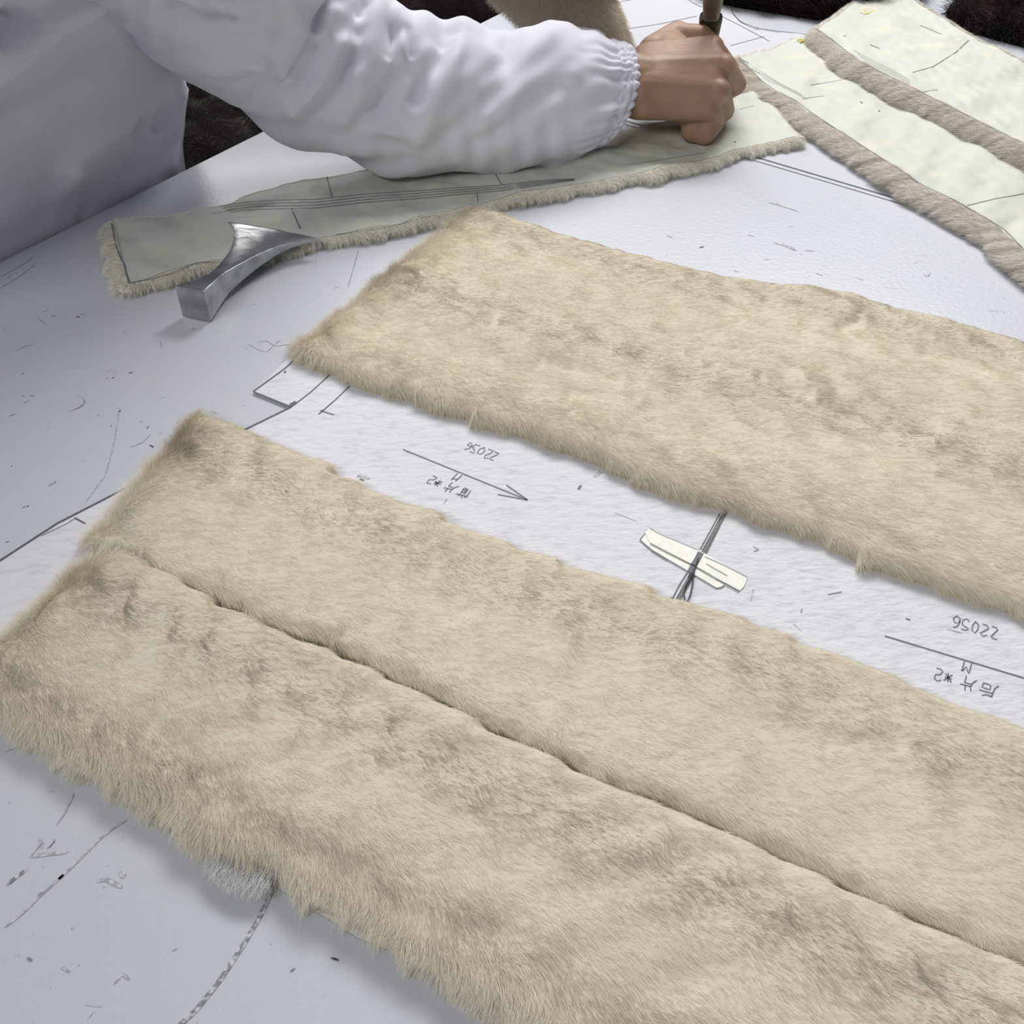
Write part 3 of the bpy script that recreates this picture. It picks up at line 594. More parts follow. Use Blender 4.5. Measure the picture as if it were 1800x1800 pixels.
pF = hide_pelt('fur_pelt', F_far, F_near, .026, 'pale pelt skin side up at far right, lying on top of the other', 91, FUR_TAUPE, .016, 1, fm, hair_len=.0065, leftw=.010, flow=(-.8, .8), underm=M_under_gr, dens=1.7, rag=.35, stripe=.45, farw=.7)
# the second thread end
yt = tube('yellow_thread', [PH(1402, 71, .016), PH(1408, 68, .017), PH(1414, 72, .016), PH(1405, 74, .016), PH(1410, 70, .0165)], .0007, M_yellow)
tag(yt, 'bit of yellow thread lying on the lower pelt beside the fold', 'thread')

# ------------------------------------------------------------------ dark furs
def heap(name, cx, cy, z0, rx, ry, hh, rot, n, fur, label, seed, ln=.022, under=None, group=None, dens=1.0, rad=.00022):
    nu, nv = 64, 22; nz = Noise(seed, .13); nz2 = Noise(seed+1, .05)
    V = []; 
    th = np.linspace(0, 2*np.pi, nu, endpoint=False); rr = np.linspace(0, 1, nv)
    TH, RR = np.meshgrid(th, rr, indexing='ij')
    x0 = RR*np.cos(TH)*rx; y0 = RR*np.sin(TH)*ry
    # rounded rectangle outline
    k = 1/np.maximum(1e-6, (np.abs(np.cos(TH))**4+np.abs(np.sin(TH))**4)**.25); x0, y0 = x0*k, y0*k
    X = cx+x0*math.cos(rot)-y0*math.sin(rot); Y = cy+x0*math.sin(rot)+y0*math.cos(rot)
    Z = z0+hh*np.sqrt(np.clip(1-RR**6, 0, 1))*(1+.12*nz(X, Y)+.05*nz2(X, Y))
    G = np.stack([X, Y, Z], -1); V = G.reshape(-1, 3)
    Fc = []
    for i in range(nu):
        j = (i+1) % nu
        for q in range(nv-1): Fc.append((i*nv+q, i*nv+q+1, j*nv+q+1, j*nv+q))
    Fc.append(tuple(i*nv+nv-1 for i in range(nu))[::-1])
    ob = mesh(name, V, Fc, None, (under or M_black,)); tag(ob, label, 'fur', group)
    u = rng.random(n)*nu; q = np.sqrt(rng.random(n))*(nv-1.01); i = u.astype(int); f = (u-i)[:, None]; j = (i+1) % nu; i = i % nu; qi = q.astype(int); g = (q-qi)[:, None]
    R = (G[i, qi]*(1-f)+G[j, qi]*f)*(1-g)+(G[i, qi+1]*(1-f)+G[j, qi+1]*f)*g
    outd = R-np.array([cx, cy, z0-.05]); outd /= np.linalg.norm(outd, axis=1)[:, None]
    D = outd*.6+np.array([.7*math.cos(rot), .7*math.sin(rot), 0])+rng.normal(0, .22, (n, 3)) + np.stack([nz2(R[:, 0], R[:, 1])*.4, nz2(R[:, 1], R[:, 0])*.4, 0*f[:, 0]], 1); D /= np.linalg.norm(D, axis=1)[:, None]
    hair('fur_pile', ob, R, D, ln*rng.uniform(.6, 1.2, n), rad, fur, .35+.35*nz(R[:, 0]*1.3, R[:, 1])+rng.normal(0, .2, n), npts=4, droop=.2)
    return ob
h1 = PH(1430, -70, 0); h2 = PH(1850, -10, 0)
heap('fur_pelt', .375, 1.395, T+.001, .14, .135, .045, -.45, 26000, FUR_BLACK, 'black long-haired fur lying behind the white paper at the top', 101)
heap('fur_pelt', .735, 1.205, T+.001, .22, .125, .035, -.62, 30000, FUR_BLACK, 'dark reddish brown fur behind the far right pelt', 111)

# low bench behind the table with dark furs, seen in the gaps round the sleeve
def box(name, c, size, rot, m, parent=None):
    x, y, z = size; V = [(c[0]+(sx*x/2)*math.cos(rot)-(sy*y/2)*math.sin(rot), c[1]+(sx*x/2)*math.sin(rot)+(sy*y/2)*math.cos(rot), c[2]+sz*z/2) for sz in (-1, 1) for sx, sy in ((-1, -1), (1, -1), (1, 1), (-1, 1))]
    return mesh(name, V, [(3, 2, 1, 0), (4, 5, 6, 7), (0, 1, 5, 4), (1, 2, 6, 5), (2, 3, 7, 6), (3, 0, 4, 7)], parent, (m,), False)
rot = math.atan2(ed[1], ed[0])
bc = np.array([-.33, 1.93])
bench = empty('low_bench', (float(bc[0]), float(bc[1]), 0)); tag(bench, 'low dark bench behind the table, heaped with dark furs', 'bench')
keep(box('bench_top', (bc[0], bc[1], .43), (1.3, .6, .04), rot, M_wood), bench)
for sx in (-.58, .58):
    for sy in (-.25, .25):
        q = bc+ed*sx+np.array([-ed[1], ed[0]])*sy
        keep(box('leg', (q[0], q[1], .205), (.05, .05, .41), rot, M_wood), bench)
b1 = np.array([-.47, 1.66]); b2 = np.array([-.17, 2.17])
heap('fur_pelt', b1[0], b1[1], .451, .26, .24, .10, rot, 16000, FUR_GREY, 'dull grey brown fur on the bench, glimpsed under the sleeve', 121, .016)
heap('fur_pelt', b2[0], b2[1], .451, .27, .25, .16, rot, 16000, FUR_BLACK, 'black fur heaped on the bench, seen above the sleeve', 131)

# ------------------------------------------------------------------ fur strip held up behind the sleeve
nu, nv = 70, 34
tt_ = np.linspace(0, 1, nu)
Lp = np.stack([np.interp(tt_, [0, .35, .6, 1], [985, 925, 868, 790]), np.interp(tt_, [0, .35, .6, 1], [150, 52, 0, -120])], 1)
Rp = np.stack([np.interp(tt_, [0, .35, .6, 1], [1150, 1112, 1082, 1035]), np.interp(tt_, [0, .35, .6, 1], [150, 80, 0, -120])], 1)
hts = np.interp(tt_, [0, .35, .6, 1], [.012, .045, .085, .165])
hr = hts*.93
G = np.zeros((nu, nv, 3))
for j in range(nv):
    v = j/(nv-1); G[:, j] = PH(Lp[:, 0]*(1-v)+Rp[:, 0]*v, Lp[:, 1]*(1-v)+Rp[:, 1]*v, hts*(1-v)+hr*v + .008*math.sin(math.pi*v))
nrm = np.cross(np.gradient(G, axis=0), np.gradient(G, axis=1)); nrm /= np.linalg.norm(nrm, axis=2)[..., None]
nrm *= np.sign(np.sum(nrm*(CAM-G), axis=2))[..., None]
Bk = G - nrm*.009
V = np.vstack([G.reshape(-1, 3), Bk.reshape(-1, 3)]); N0 = nu*nv; ff = grid_faces(nu, nv); fb = [(d+N0, c+N0, b+N0, a+N0) for a, b, c, d in ff]
rim = [i*nv for i in range(nu)] + [(nu-1)*nv+j for j in range(1, nv)] + [i*nv+nv-1 for i in range(nu-2, -1, -1)] + [j for j in range(nv-2, 0, -1)]
fr = [(rim[i], rim[(i+1) % len(rim)], rim[(i+1) % len(rim)]+N0, rim[i]+N0) for i in range(len(rim))]
gs = mesh('fur_strip', V, ff+fb+fr, None, (M_under,)); tag(gs, 'beige fur strip held raised behind the white sleeve', 'fur')
N = 60000; u = rng.random(N); v = rng.random(N); R = sample_grid(G, u, v); nn = sample_grid(nrm, u, v); du = sample_grid(G, u-.02, v)-sample_grid(G, u+.02, v); du /= np.linalg.norm(du, axis=1)[:, None]+1e-9
dv = sample_grid(G, u, v+.02)-sample_grid(G, u, v-.02); dv /= np.linalg.norm(dv, axis=1)[:, None]+1e-9
D = du*.35 + dv*((v-.5)*1.2+rng.normal(0, .15, N))[:, None] + nn*.45; D /= np.linalg.norm(D, axis=1)[:, None]
hair('fur_pile', gs, R, D, rng.uniform(.005, .009, N), .00013, FUR, .55-.9*np.exp(-((v-.97)/.08)**2)+rng.normal(0, .15, N), npts=4)

# ------------------------------------------------------------------ steel fan-shaped tool
hs = [((600, 515), (785, 550), .027, .026), ((612, 511), (795, 540), .0275, .026), ((740, 470), (868, 470), .0245, .0215), ((815, 440), (925, 425), .0225, .0175), ((880, 380), (1010, 378), .021, .014),
      ((950, 290), (1130, 315), .0195, .0105), ((978, 215), (1225, 275), .0180, .0075), ((976, 160), (1330, 243), .0165, .005), ((960, 128), (1440, 222), .0155, .0034), ((940, 110), (1525, 215), .0148, .0014)]
V = []; ns = 9
for (l, r, ht, tk) in hs:
    for q in range(ns):
        v = q/(ns-1); x = l[0]*(1-v)+r[0]*v; y = l[1]*(1-v)+r[1]*v
        bow = math.sin(math.pi*v)
        if (l, r) == (hs[-1][0], hs[-1][1]): y -= 22*bow*0.35
        V.append(PH(x/3.6+140, y/3.6+360, ht+.0006*bow))
    for q in range(ns):
        v = 1-q/(ns-1); x = l[0]*(1-v)+r[0]*v; y = l[1]*(1-v)+r[1]*v
        inn = .08 if tk > .015 else .02
        x = x*(1-inn)+(l[0]+r[0])/2*inn; y = y*(1-inn)+(l[1]+r[1])/2*inn
        p = PH(x/3.6+140, y/3.6+360, ht); p[2] -= tk; V.append(p)
m_ = 2*ns; Fc = grid_faces(len(hs), m_, 0, True); Fc += [tuple(range(m_))[::-1], tuple((len(hs)-1)*m_+i for i in range(m_))]
hm = mesh('stretching_iron', V, Fc, None, (M_steel,))
bv = hm.modifiers.new('bevel', 'BEVEL'); bv.width = .0018; bv.segments = 3; bv.limit_method = 'ANGLE'; bv.angle_limit = math.radians(40)
for p in hm.data.polygons: p.use_smooth = True
tag(hm, 'polished steel tool head with flared blade and square butt, resting on the pelt end', 'metal tool')

# ------------------------------------------------------------------ person
def W(px, py, h): return PH(px, py, h)
def capsule(V, Fc, a, b, ra, rb, flat=None, n=14):
    """tapered rounded limb piece from a to b"""
    a, b = np.array(a, float), np.array(b, float); d = b-a; L = np.linalg.norm(d); 
    d = d/L if L > 1e-6 else np.array([0, 0, 1.]); x = np.cross(d, [0.3, 0.2, 1.0]) if flat is None else np.asarray(flat[0], float) - d*np.dot(flat[0], d)
    x /= np.linalg.norm(x); y = np.cross(d, x); fx, fy = (1, 1) if flat is None else (flat[1], flat[2])
    rings = []
    for t in np.linspace(-math.pi/2, 0, 6): rings.append((a+d*ra*math.sin(t), ra*math.cos(t)))
    for t in np.linspace(0, 1, 5)[1:-1]: rings.append((a+(b-a)*t, ra+(rb-ra)*t))
    for t in np.linspace(0, math.pi/2, 6): rings.append((b+d*rb*math.sin(t), rb*math.cos(t)))
    o = len(V)
    for c, r in rings:
        r = max(r, 1e-5)
        for k in range(n): an = 2*math.pi*k/n; V.append(c+x*math.cos(an)*r*fx+y*math.sin(an)*r*fy)
    for i in range(len(rings)-1):
        for k in range(n): p = o+i*n+k; q = o+i*n+(k+1) % n; Fc.append((p, q, q+n, p+n))
    Fc.append(tuple(o+k for k in range(n))[::-1]); Fc.append(tuple(o+(len(rings)-1)*n+k for k in range(n)))
def solid(V, Fc, voxel, smooth, fac=.5):
    me = bpy.data.meshes.new('tmp'); me.from_pydata([tuple(map(float, v)) for v in V], [], Fc); me.update()
    o = bpy.data.objects.new('tmp', me); COL.objects.link(o)
    r = o.modifiers.new('r', 'REMESH'); r.mode = 'VOXEL'; r.voxel_size = voxel
    s = o.modifiers.new('s', 'SMOOTH'); s.factor = fac; s.iterations = smooth
    dg = bpy.context.evaluated_depsgraph_get(); ev = bpy.data.meshes.new_from_object(o.evaluated_get(dg))
    vs = np.zeros(len(ev.vertices)*3); ev.vertices.foreach_get('co', vs); fs = [tuple(p.vertices) for p in ev.polygons]
    bpy.data.objects.remove(o); bpy.data.meshes.remove(me); bpy.data.meshes.remove(ev)
    return vs.reshape(-1, 3), fs

# right hand: back of the hand towards the camera, knuckles to the right, fist round the knife
V = []; Fc = []
wr = W(1075, 150, .058); wr0 = PZ(960, 165, .925)
palm_n = CAM-W(1190, 140, .05); palm_n /= np.linalg.norm(palm_n)
capsule(V, Fc, wr0, wr, .030, .031, (palm_n, .75, 1.0))
mcp = {'i': W(1250, 86, .074), 'm': W(1270, 118, .070), 'r': W(1262, 160, .056), 'p': W(1243, 190, .042)}
car = {'i': W(1140, 112, .063), 'm': W(1134, 134, .062), 'r': W(1128, 156, .056), 'p': W(1122, 176, .048)}
RA = {'i': (.0190, .0122), 'm': (.0195, .0125), 'r': (.0190, .0122), 'p': (.0175, .0116)}
for k in 'imrp': capsule(V, Fc, car[k], mcp[k], *RA[k])
for a_, b_ in (('i', 'm'), ('m', 'r'), ('r', 'p')):
    for f in (.2, .4, .6, .8):
        c_ = car[a_]*(1-f)+car[b_]*f; m_q = mcp[a_]*(1-f)+mcp[b_]*f; e_ = c_+(m_q-c_)*.93
        capsule(V, Fc, c_, e_, (RA[a_][0]*(1-f)+RA[b_][0]*f), .0124)
capsule(V, Fc, wr, (car['m']+car['r'])/2, .030, .0235, (palm_n, .80, 1.05))
capsule(V, Fc, W(1150, 125, .045), W(1225, 140, .040), .022, .020)
capsule(V, Fc, W(1190, 180, .036), W(1218, 208, .028), .015, .0125)
capsule(V, Fc, W(1110, 165, .050), W(1215, 185, .040), .021, .015)
capsule(V, Fc, W(1200, 120, .056), W(1250, 125, .058), .020, .0145); capsule(V, Fc, W(1160, 130, .060), W(1235, 150, .054), .020, .0155)
pip = {'i': W(1280, 122, .046), 'm': W(1292, 148, .044), 'r': W(1272, 194, .028), 'p': W(1251, 216, .021)}
dip = {'i': W(1258, 130, .028), 'm': W(1268, 165, .024), 'r': W(1250, 205, .017), 'p': W(1238, 233, .0195)}
tip = {'i': W(1235, 125, .030), 'm': W(1240, 165, .024), 'r': W(1222, 205, .017), 'p': W(1214, 231, .0185)}
for k, r0, r1, r2 in (('i', .0118, .0105, .009), ('m', .0122, .0108, .0092), ('r', .0118, .0105, .009), ('p', .0122, .0118, .0108)):
    capsule(V, Fc, mcp[k], pip[k], r0, r1); capsule(V, Fc, pip[k], dip[k], r1*.98, r2*1.05); capsule(V, Fc, dip[k], tip[k], r2, r2*.88)
# knuckle bones
for k, r in (('i', .0108), ('m', .0116), ('r', .0110), ('p', .0100)): capsule(V, Fc, mcp[k]+palm_n*.0035-[0, 0, 0], mcp[k]+palm_n*.0036, r, r)
# thumb on the far side, wrapped towards the handle
t0, t1, t2, t3 = W(1152, 96, .060), W(1190, 66, .070), W(1232, 66, .074), W(1256, 82, .068)
capsule(V, Fc, t0, t1, .0185, .0150); capsule(V, Fc, t1, t2, .0135, .0118); capsule(V, Fc, t2, t3, .0112, .0095)
capsule(V, Fc, (t0+t1)/2, (mcp['i']+car['i'])/2, .016, .016)
hv, hf_ = solid(V, Fc, .0013, 14)
# rest of the body (trunk, head, other arm, legs) as one coarse continuous figure joined at the forearm
def W2(p): return np.array(p, float)
fwd = -en; fwd3 = np.array([fwd[0], fwd[1], 0]); ed3 = np.array([ed[0], ed[1], 0])
far_t = float(np.dot(PH(333, 300, 0)[:2]-eA, ed)) + .045
edge_mid = np.array([*(eA + ed*(far_t-.20)), 0])
hipc = edge_mid - fwd3*.165
V = []; Fc = []
pel = hipc + [0, 0, .93]; chest = hipc + fwd3*.09 + [0, 0, 1.17]; neck = hipc + fwd3*.26 + [0, 0, 1.38]
capsule(V, Fc, pel-ed3*.06, pel+ed3*.06, .12, .12); capsule(V, Fc, pel, chest, .115, .115)
sR = np.array([-.37, .52, 1.17]); sL = chest + ed3*.16 + fwd3*.07 + [0, 0, .12]
capsule(V, Fc, chest, sR, .10, .05); capsule(V, Fc, chest, sL, .09, .05); capsule(V, Fc, chest, neck, .09, .055)
head = neck + fwd3*.07 + [0, 0, .13]
capsule(V, Fc, neck, head, .055, .075); capsule(V, Fc, head, head+[0, 0, .06]+fwd3*.01, .078, .080)
capsule(V, Fc, head+fwd3*.075, head+fwd3*.085-[0, 0, .03], .012, .016)                      # nose
capsule(V, Fc, head+fwd3*.06-[0, 0, .06], head+fwd3*.065-[0, 0, .062], .02, .02)            # mouth and chin
for s_ in (-1, 1): capsule(V, Fc, head+ed3*s_*.078, head+ed3*s_*.082-[0, 0, .03], .018, .012)
arm = [wr0, PZ(880, 180, .91), PZ(740, 170, .895), PZ(610, 125, .875), PZ(470, 20, .83), PZ(340, -140, .76), PZ(170, -255, .67), PZ(-40, -370, .58), PZ(-300, -480, .50), sR]
for q in range(len(arm)-1):
    ra_, rb_ = np.interp([q/9, (q+1)/9], [0, .35, .6, 1], [.030, .034, .036, .042]); capsule(V, Fc, arm[q], arm[q+1], ra_, rb_)
elL = np.array([-.26, 1.20, 1.10]); hdL = PH(930, -150, .17)
capsule(V, Fc, sL, elL, .052, .042); capsule(V, Fc, elL, hdL, .042, .030)
capsule(V, Fc, hdL, hdL+np.array([.06, 0, -.01]), .032, .03)
for q in range(4): 
    b_ = hdL+np.array([.06, -.03+.02*q, 0]); capsule(V, Fc, b_, b_+[.035, -.005, -.02], .010, .009); capsule(V, Fc, b_+[.035, -.005, -.02], b_+[.03, -.005, -.045], .009, .008)
for s_ in (-1, 1):
    kn = hipc+ed3*s_*.11+fwd3*.02+[0, 0, .48]; an = hipc+ed3*s_*.12-fwd3*.01+[0, 0, .09]
    capsule(V, Fc, pel+ed3*s_*.09-[0, 0, .05], kn, .085, .055); capsule(V, Fc, kn, an, .055, .038); capsule(V, Fc, an-[0, 0, .045], an+fwd3*.14-[0, 0, .05], .038, .032)
bv_, bf_ = solid(V, Fc, .009, 6)
off = len(hv)
body = mesh('person', np.vstack([hv, bv_]), list(hf_)+[tuple(i+off for i in f) for f in bf_], None, (M_skin,))
tag(body, 'person in a white coat leaning over the table, fist gripping a knife on a pelt', 'person')

# hair and trousers
V = []; Fc = []
capsule(V, Fc, head+[0, 0, .05]-fwd3*.012, head+[0, 0, .075]-fwd3*.005, .085, .082)
capsule(V, Fc, head-fwd3*.035, head+[0, 0, .04]-fwd3*.03, .066, .08)
a_, b_ = solid(V, Fc, .008, 3); mesh('hair', a_, b_, body, (M_hairs,))
V = []; Fc = []
for s_ in (-1, 1):
    kn = hipc+ed3*s_*.11+fwd3*.02+[0, 0, .48]; an = hipc+ed3*s_*.12-fwd3*.01+[0, 0, .10]
    capsule(V, Fc, pel+ed3*s_*.09-[0, 0, .05], kn, .105, .078); capsule(V, Fc, kn, an, .078, .062)
a_, b_ = solid(V, Fc, .012, 3); mesh('trousers', a_, b_, body, (M_navy,))

# sleeve: lofted along the arm, silhouettes given by upper and lower outline
secs = [((1078, 84), (1058, 254), .925), ((1070, 79), (1050, 261), .925), ((1056, 72), (1040, 268), .922), ((1035, 66), (1010, 282), .918), ((1000, 52), (975, 293), .912), ((960, 50), (925, 300), .905), ((915, 56), (880, 303), .898),
        ((860, 56), (830, 304), .89), ((810, 46), (780, 304), .882), ((762, 42), (730, 302), .874), ((715, 30), (680, 292), .868), ((672, 6), (630, 286), .862), ((625, -30), (575, 268), .855),
        ((585, -90), (510, 240), .84), ((560, -160), (430, 200), .82), ((530, -240), (335, 140), .78), ((460, -350), (215, 44), .73), ((350, -490), (100, -36), .67), ((170, -620), (-100, -120), .59), ((-80, -740), (-360, -250), .51), ((-330, -830), (-680, -380), .45)]
ns, nt = 330, 200
sa = np.array([[*a, *b, z] for a, b, z in secs], float)
mid = (sa[:, :2]+sa[:, 2:4])/2; d = np.r_[0, np.cumsum(np.linalg.norm(np.diff(mid, axis=0), axis=1))]
ss = np.linspace(0, d[-1], ns); I = np.stack([np.interp(ss, d, sa[:, k]) for k in range(5)], 1)
for _ in range(3):
    q = np.pad(I, ((2, 2), (0, 0)), mode='edge'); k5 = np.array([1, 2, 3, 2, 1.])/9; I2 = sum(k5[i]*q[i:i+ns] for i in range(5)); I2[0] = I[0]; I2[-1] = I[-1]; I = I2
Tp = PZ(I[:, 0], I[:, 1], I[:, 4]); Bp = PZ(I[:, 2], I[:, 3], I[:, 4])
C = (Tp+Bp)/2; Hh = (Tp-Bp)/2; hl = np.linalg.norm(Hh, axis=1)
vdir = CAM-C; vdir /= np.linalg.norm(vdir, axis=1)[:, None]
axd = np.gradient(C, axis=0); axd /= np.linalg.norm(axd, axis=1)[:, None]
n2 = vdir - axd*np.sum(vdir*axd, axis=1)[:, None]*.8; n2 -= Hh*(np.sum(n2*Hh, axis=1)/(hl**2))[:, None]; n2 /= np.linalg.norm(n2, axis=1)[:, None]
depth = np.minimum(hl*.80, .080)
th_ = np.linspace(0, 2*np.pi, nt, endpoint=False)
ct, st_ = np.cos(th_), np.sin(th_)
G = C[:, None]+Hh[:, None]*ct[None, :, None]+n2[:, None]*(depth[:, None]*st_[None])[..., None]
rad = Hh[:, None]*ct[None, :, None]/hl[:, None, None]+n2[:, None]*st_[None, :, None]; rad /= np.linalg.norm(rad, axis=2)[..., None]
px = to_px(G)
front = np.clip(st_*1.6+.35, 0, 1)[None]
disp = np.zeros((ns, nt))
FOLDS = [  # polyline, amplitude m, width px
    ([(668, 5), (655, 60), (640, 120), (632, 165)], .010, 19), ([(700, 28), (712, 60), (706, 98)], .008, 12), ([(690, 55), (685, 95)], -.006, 9), ([(716, 60), (722, 95)], -.006, 8),
    ([(712, 118), (690, 150), (660, 190), (640, 210)], -.011, 17), ([(630, 60), (625, 110)], -.004, 10), ([(632, 20), (640, 10)], -.006, 10),
    ([(745, 35), (735, 80), (720, 110)], .004, 22), ([(797, 58), (784, 88), (768, 112), (742, 150), (728, 175)], -.009, 13), ([(783, 52), (778, 70)], -.005, 12),
    ([(812, 48), (798, 100), (775, 160), (752, 205), (738, 240)], .008, 19), ([(900, 70), (888, 120), (860, 170), (815, 215), (780, 250)], -.006, 20), ([(862, 55), (880, 75)], -.004, 14),
    ([(965, 50), (930, 110), (895, 170), (850, 220)], .006, 26), ([(985, 150), (940, 185), (890, 225), (840, 250)], -.005, 15), ([(1010, 110), (985, 170), (930, 215), (880, 245)], .004, 17),
    ([(600, 80), (575, 120), (545, 165), (515, 190)], .010, 17), ([(560, 80), (548, 120), (530, 155)], -.006, 14), ([(620, 100), (600, 150), (570, 180), (540, 205)], -.006, 14), ([(585, 25), (570, 60)], .009, 14), ([(560, 10), (555, 50)], -.010, 12),
    ([(335, 113), (395, 122), (455, 112)], .006, 15), ([(440, 105), (480, 118), (540, 152)], .004, 9), ([(300, 8), (345, 26), (410, 34)], -.009, 9), ([(330, -10), (420, 12), (500, 0)], .008, 20), ([(380, 80), (440, 80), (500, 60)], -.004, 18),
    ([(600, 205), (650, 222), (700, 236)], .004, 11), ([(560, 230), (640, 250), (720, 262)], -.003, 16), ([(250, 30), (330, 70), (400, 85)], .004, 18)]
for line, amp, wp in FOLDS:
    L = resample(np.array(line, float), 26)
    d2 = np.full(px.shape[:2], 1e12)
    for l_ in L: d2 = np.minimum(d2, (px[..., 0]-l_[0])**2+(px[..., 1]-l_[1])**2)
    disp += amp*.85*np.exp(-d2/(wp*wp*1.2))*front
# hidden side gets soft generic folds
nz = Noise(201, .9); TT, SS = np.meshgrid(th_, ss/300.0); disp += (1-front)*(np.sin(TT*3+SS*9)*.003+nz(SS*2+np.sin(TT), np.cos(TT))*.003)
nz3 = Noise(203, 48); disp += front* nz3(px[..., 0]+px[..., 1]*.6, (px[..., 1]-px[..., 0]*.4)*.5)*.0011
# gathers near the elastic
arc = np.r_[0, np.cumsum(np.linalg.norm(np.diff(C, axis=0), axis=1))]
gath = np.exp(-((arc-.016)/.020)**2)[:, None]
disp += gath*(np.sin(TT*26+3*np.sin(TT*5))*.0012+np.sin(TT*15+2+np.sin(TT*3)*2)*.0014)*np.clip(arc/.004, 0, 1)[:, None]
# long pleats that start at the cuff, lower side
G = G+rad*disp[..., None]
G = G - axd[0]*((.013*np.exp(-arc/.045))[:, None]*np.sin(th_)[None])[..., None]
G = G - rad*(.0035*np.exp(-((arc-.011)/.0035)**2))[:, None, None]
Vs = G.reshape(-1, 3); Fs = grid_faces(ns, nt, 0, True)
coat = empty('lab_coat', (0, 0, 0)); coat.parent = body
sl = mesh('right_sleeve', Vs, Fs, coat, (M_cloth,))
sl.modifiers.new('thickness', 'SOLIDIFY').thickness = .0008
# cuff ruffle: gathered elastic band at the wrist end
NT = 520; K = 22
cc = C[0]; ax = C[0]-C[6]; ax /= np.linalg.norm(ax)
h1_ = Hh[0]; n21 = n2[0]*depth[0]
V = []
thv = np.linspace(0, 2*np.pi, NT, endpoint=False)
for q in range(K):
    t = q/(K-1)       # 0 at sleeve side, 1 at the outer ruffle
    pos = -.016+t*.022
    band = math.sin(min(t*1.0, 1)*math.pi)
    r = 1.0 + .035*math.sin(math.pi*min(1, t/.7)) - (.13*max(0, (t-.75)/.25)**2)
    pl = (np.sin(thv*34+1.2*np.sin(thv*5)+t*.5)*.6+np.sin(thv*19+t*.6)*.4)
    a = .0013*(.5+.5*abs(math.cos(t*math.pi*1.0)))*min(1, t*3+.2)
    P = cc[None]+ax[None]*(pos+.0012*np.sin(thv*31)[:, None]*t)+(h1_[None]*np.cos(thv)[:, None]+n21[None]*np.sin(thv)[:, None])*r*1.03
    P = P + ax[None]*.013*np.sin(thv)[:, None]
    rr_ = h1_[None]/hl[0]*np.cos(thv)[:, None]+n2[0][None]*np.sin(thv)[:, None]
    V.append(P+rr_*(pl*a - .0018*math.exp(-((t-.42)/.08)**2) - .0012*math.exp(-((t-.66)/.06)**2))[:, None])
V = np.vstack(V)
cf = mesh('elastic_cuff', V, grid_faces(K, NT, 0, True), coat, (M_cloth,))
cf.modifiers.new('thickness', 'SOLIDIFY').thickness = .0010

# coat body
secT = []
nz_, nt_ = 150, 260
zz = np.linspace(.42, 1.40, nz_)
thv = np.linspace(0, 2*np.pi, nt_, endpoint=False)
# right silhouette of the coat at the table height is set by the far hip
G = np.zeros((nz_, nt_, 3))
for i, z in enumerate(zz):
    f = (z-T)
    lean = np.interp(z, [.42, T-.05, T+.02, .9, 1.0, 1.2, 1.32, 1.40], [-.012, -.006, .002, .040, .078, .16, .23, .27])
    half = np.interp(z, [.42, T, 1.0, 1.15, 1.26, 1.34, 1.40], [.235, .215, .215, .225, .20, .13, .075])
    dep = np.interp(z, [.42, T, 1.05, 1.25, 1.33, 1.40], [.17, .145, .14, .125, .10, .06])
    c = np.array([*(eA+ed*(far_t+.004-half)), 0]) + fwd3*(lean-dep) + [0, 0, z]
    cs, sn = np.cos(thv), np.sin(thv)
    e = 3.6; k = 1/((np.abs(cs)**e+np.abs(sn)**e)**(1/e))
    G[i] = c + ed3*(cs*k*half)[:, None] + fwd3*(sn*k*dep)[:, None]
rad = np.zeros_like(G); rad[:] = (ed3[None]*np.cos(thv)[:, None]+fwd3[None]*np.sin(thv)[:, None])[None]
px = to_px(G); TT, ZZ = np.meshgrid(thv, zz)
dsp = .006*np.sin(TT*5+ZZ*4+1)*np.clip(1.3-ZZ, 0, 1)*.6+.003*np.sin(TT*11-ZZ*9+2)*.6+.002*np.sin(TT*17+ZZ*14)*.4
dsp = dsp*(1-.8*np.exp(-((np.minimum(TT, 2*np.pi-TT))/.5)**2))
for line, amp, wp in [([(0, 130), (80, 40), (150, 10)], .010, 28), ([(20, 170), (110, 110), (180, 70)], -.008, 30), ([(240, 215), (230, 260), (205, 330), (195, 355)], -.006, 9), ([(225, 250), (205, 320), (185, 360)], .006, 11),
                      ([(290, 140), (250, 190), (160, 260), (120, 300)], .006, 22), ([(300, 175), (292, 210), (290, 230)], .005, 7), ([(282, 195), (280, 225)], -.006, 6), ([(100, 400), (105, 350), (120, 300)], .005, 14), ([(0, 60), (30, 20)], -.012, 14),
                      ([(310, 160), (306, 220), (300, 300)], .004, 8), ([(150, 390), (160, 350)], -.004, 10)]:
    L = resample(np.array(line, float), 26); d2 = np.full(px.shape[:2], 1e12)
    for l_ in L: d2 = np.minimum(d2, (px[..., 0]-l_[0])**2+(px[..., 1]-l_[1])**2)
    dsp += 1.7*amp*np.exp(-d2/(wp*wp))*np.clip(np.sin(TT)+.5, 0, 1)
# cloth hanging against the table edge must not pass through it
G = G+rad*dsp[..., None]
dd = (G[..., 0]-eA[0])*en[0]+(G[..., 1]-eA[1])*en[1]
lowm = np.clip((T+.035-G[..., 2])/.03, 0, 1)
push = np.clip(.004-dd, 0, None)*lowm
G[..., 0] += push*en[0]; G[..., 1] += push*en[1]
tor = mesh('coat_body', G.reshape(-1, 3), grid_faces(nz_, nt_, 0, True), coat, (M_cloth,))
tor.modifiers.new('thickness', 'SOLIDIFY').thickness = .0012
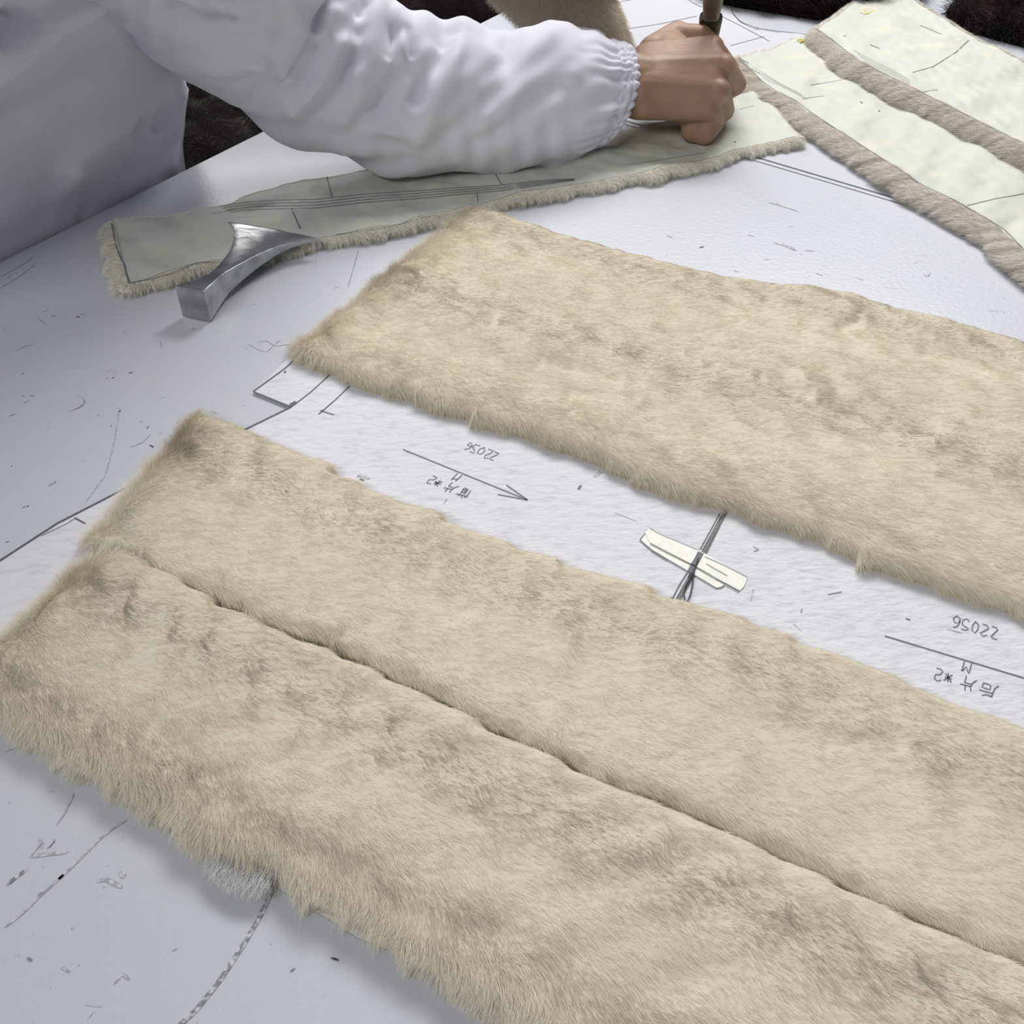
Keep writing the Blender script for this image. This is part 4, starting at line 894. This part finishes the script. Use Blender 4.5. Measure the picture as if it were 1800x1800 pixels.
# overlapping rear vent edge seen at the far side
V = []
for i in range(40):
    t = i/39; z = .62+t*.5
    b = np.array([*(eA+ed*(far_t-.006+.004*math.sin(t*7))), 0])-fwd3*(.05+.008*math.sin(t*5))+[0, 0, z]
    for q in range(6):
        V.append(b+ed3*(q*.0035-.004+.002*math.sin(t*9+q))-fwd3*(q*.008))
vt = mesh('vent_flap', V, grid_faces(40, 6), coat, (M_cloth,)); vt.modifiers.new('thickness', 'SOLIDIFY').thickness = .0012
# left sleeve
V = []; P0, P1, P2 = sL, elL, hdL
ctr = [P0*(1-t)+P1*t for t in np.linspace(0, 1, 30)] + [P1*(1-t)+P2*t for t in np.linspace(0, .82, 40)[1:]]
ctr = np.array(ctr); ctr = resample(ctr, 90); dC = np.gradient(ctr, axis=0); dC /= np.linalg.norm(dC, axis=1)[:, None]
for i in range(90):
    x = np.cross(dC[i], [0, 0, 1.]); x /= np.linalg.norm(x); y = np.cross(dC[i], x); r = .078-.028*i/89+.006*math.sin(i*.5)+(-.008 if i > 84 else 0)
    for a in np.linspace(0, 2*np.pi, 48, endpoint=False): V.append(ctr[i]+(x*math.cos(a)+y*math.sin(a))*(r+.004*math.sin(3*a+i*.2)))
ls = mesh('left_sleeve', V, grid_faces(90, 48, 0, True), coat, (M_cloth,)); ls.modifiers.new('thickness', 'SOLIDIFY').thickness = .0008
# collar
V = []
for q in range(8):
    for a in np.linspace(0, 2*np.pi, 48, endpoint=False):
        V.append(neck+[0, 0, -.035+q*.007]+(ed3*math.cos(a)+fwd3*math.sin(a))*(.078-.002*q))
co = mesh('collar', V, grid_faces(8, 48, 0, True), coat, (M_cloth,)); co.modifiers.new('thickness', 'SOLIDIFY').thickness = .002

# ------------------------------------------------------------------ furrier's knife in the fist
kb = W(1246, 62, .070); ktop = W(1262, -70, .150); kd = ktop-kb; kd /= np.linalg.norm(kd)
kn = empty('furrier_knife', tuple(kb)); tag(kn, 'grey metal handled cutting knife held upright in the fist', 'knife')
xk = np.cross(kd, CAM-kb); xk /= np.linalg.norm(xk); yk = np.cross(xk, kd)
def bar(name, stations, m, parent, n=20):
    V = []
    for s_, wx, wy in stations:
        for k in range(n):
            a = 2*math.pi*k/n; c_, s2 = math.cos(a), math.sin(a); kk = 1/((abs(c_)**4+abs(s2)**4)**.25)
            V.append(kb+kd*s_+xk*c_*kk*wx+yk*s2*kk*wy)
    F_ = grid_faces(len(stations), n, 0, True); F_ += [tuple(range(n))[::-1], tuple((len(stations)-1)*n+i for i in range(n))]
    return keep(mesh(name, V, F_, None, (m,)), parent)
bar('clamp', [(-.030, .006, .005), (-.012, .0085, .006), (.0, .0095, .0065), (.018, .0105, .007), (.023, .0108, .007), (.025, .0095, .0065)], M_bronze, kn)
bar('handle', [(.023, .0078, .0055), (.030, .0078, .0055), (.045, .0092, .0055), (.075, .0100, .0055), (.105, .0098, .005), (.112, .006, .004)], M_knife, kn)
bar('blade', [(-.062, .0008, .0003), (-.055, .004, .0005), (-.028, .0055, .0006)], M_steel, kn)
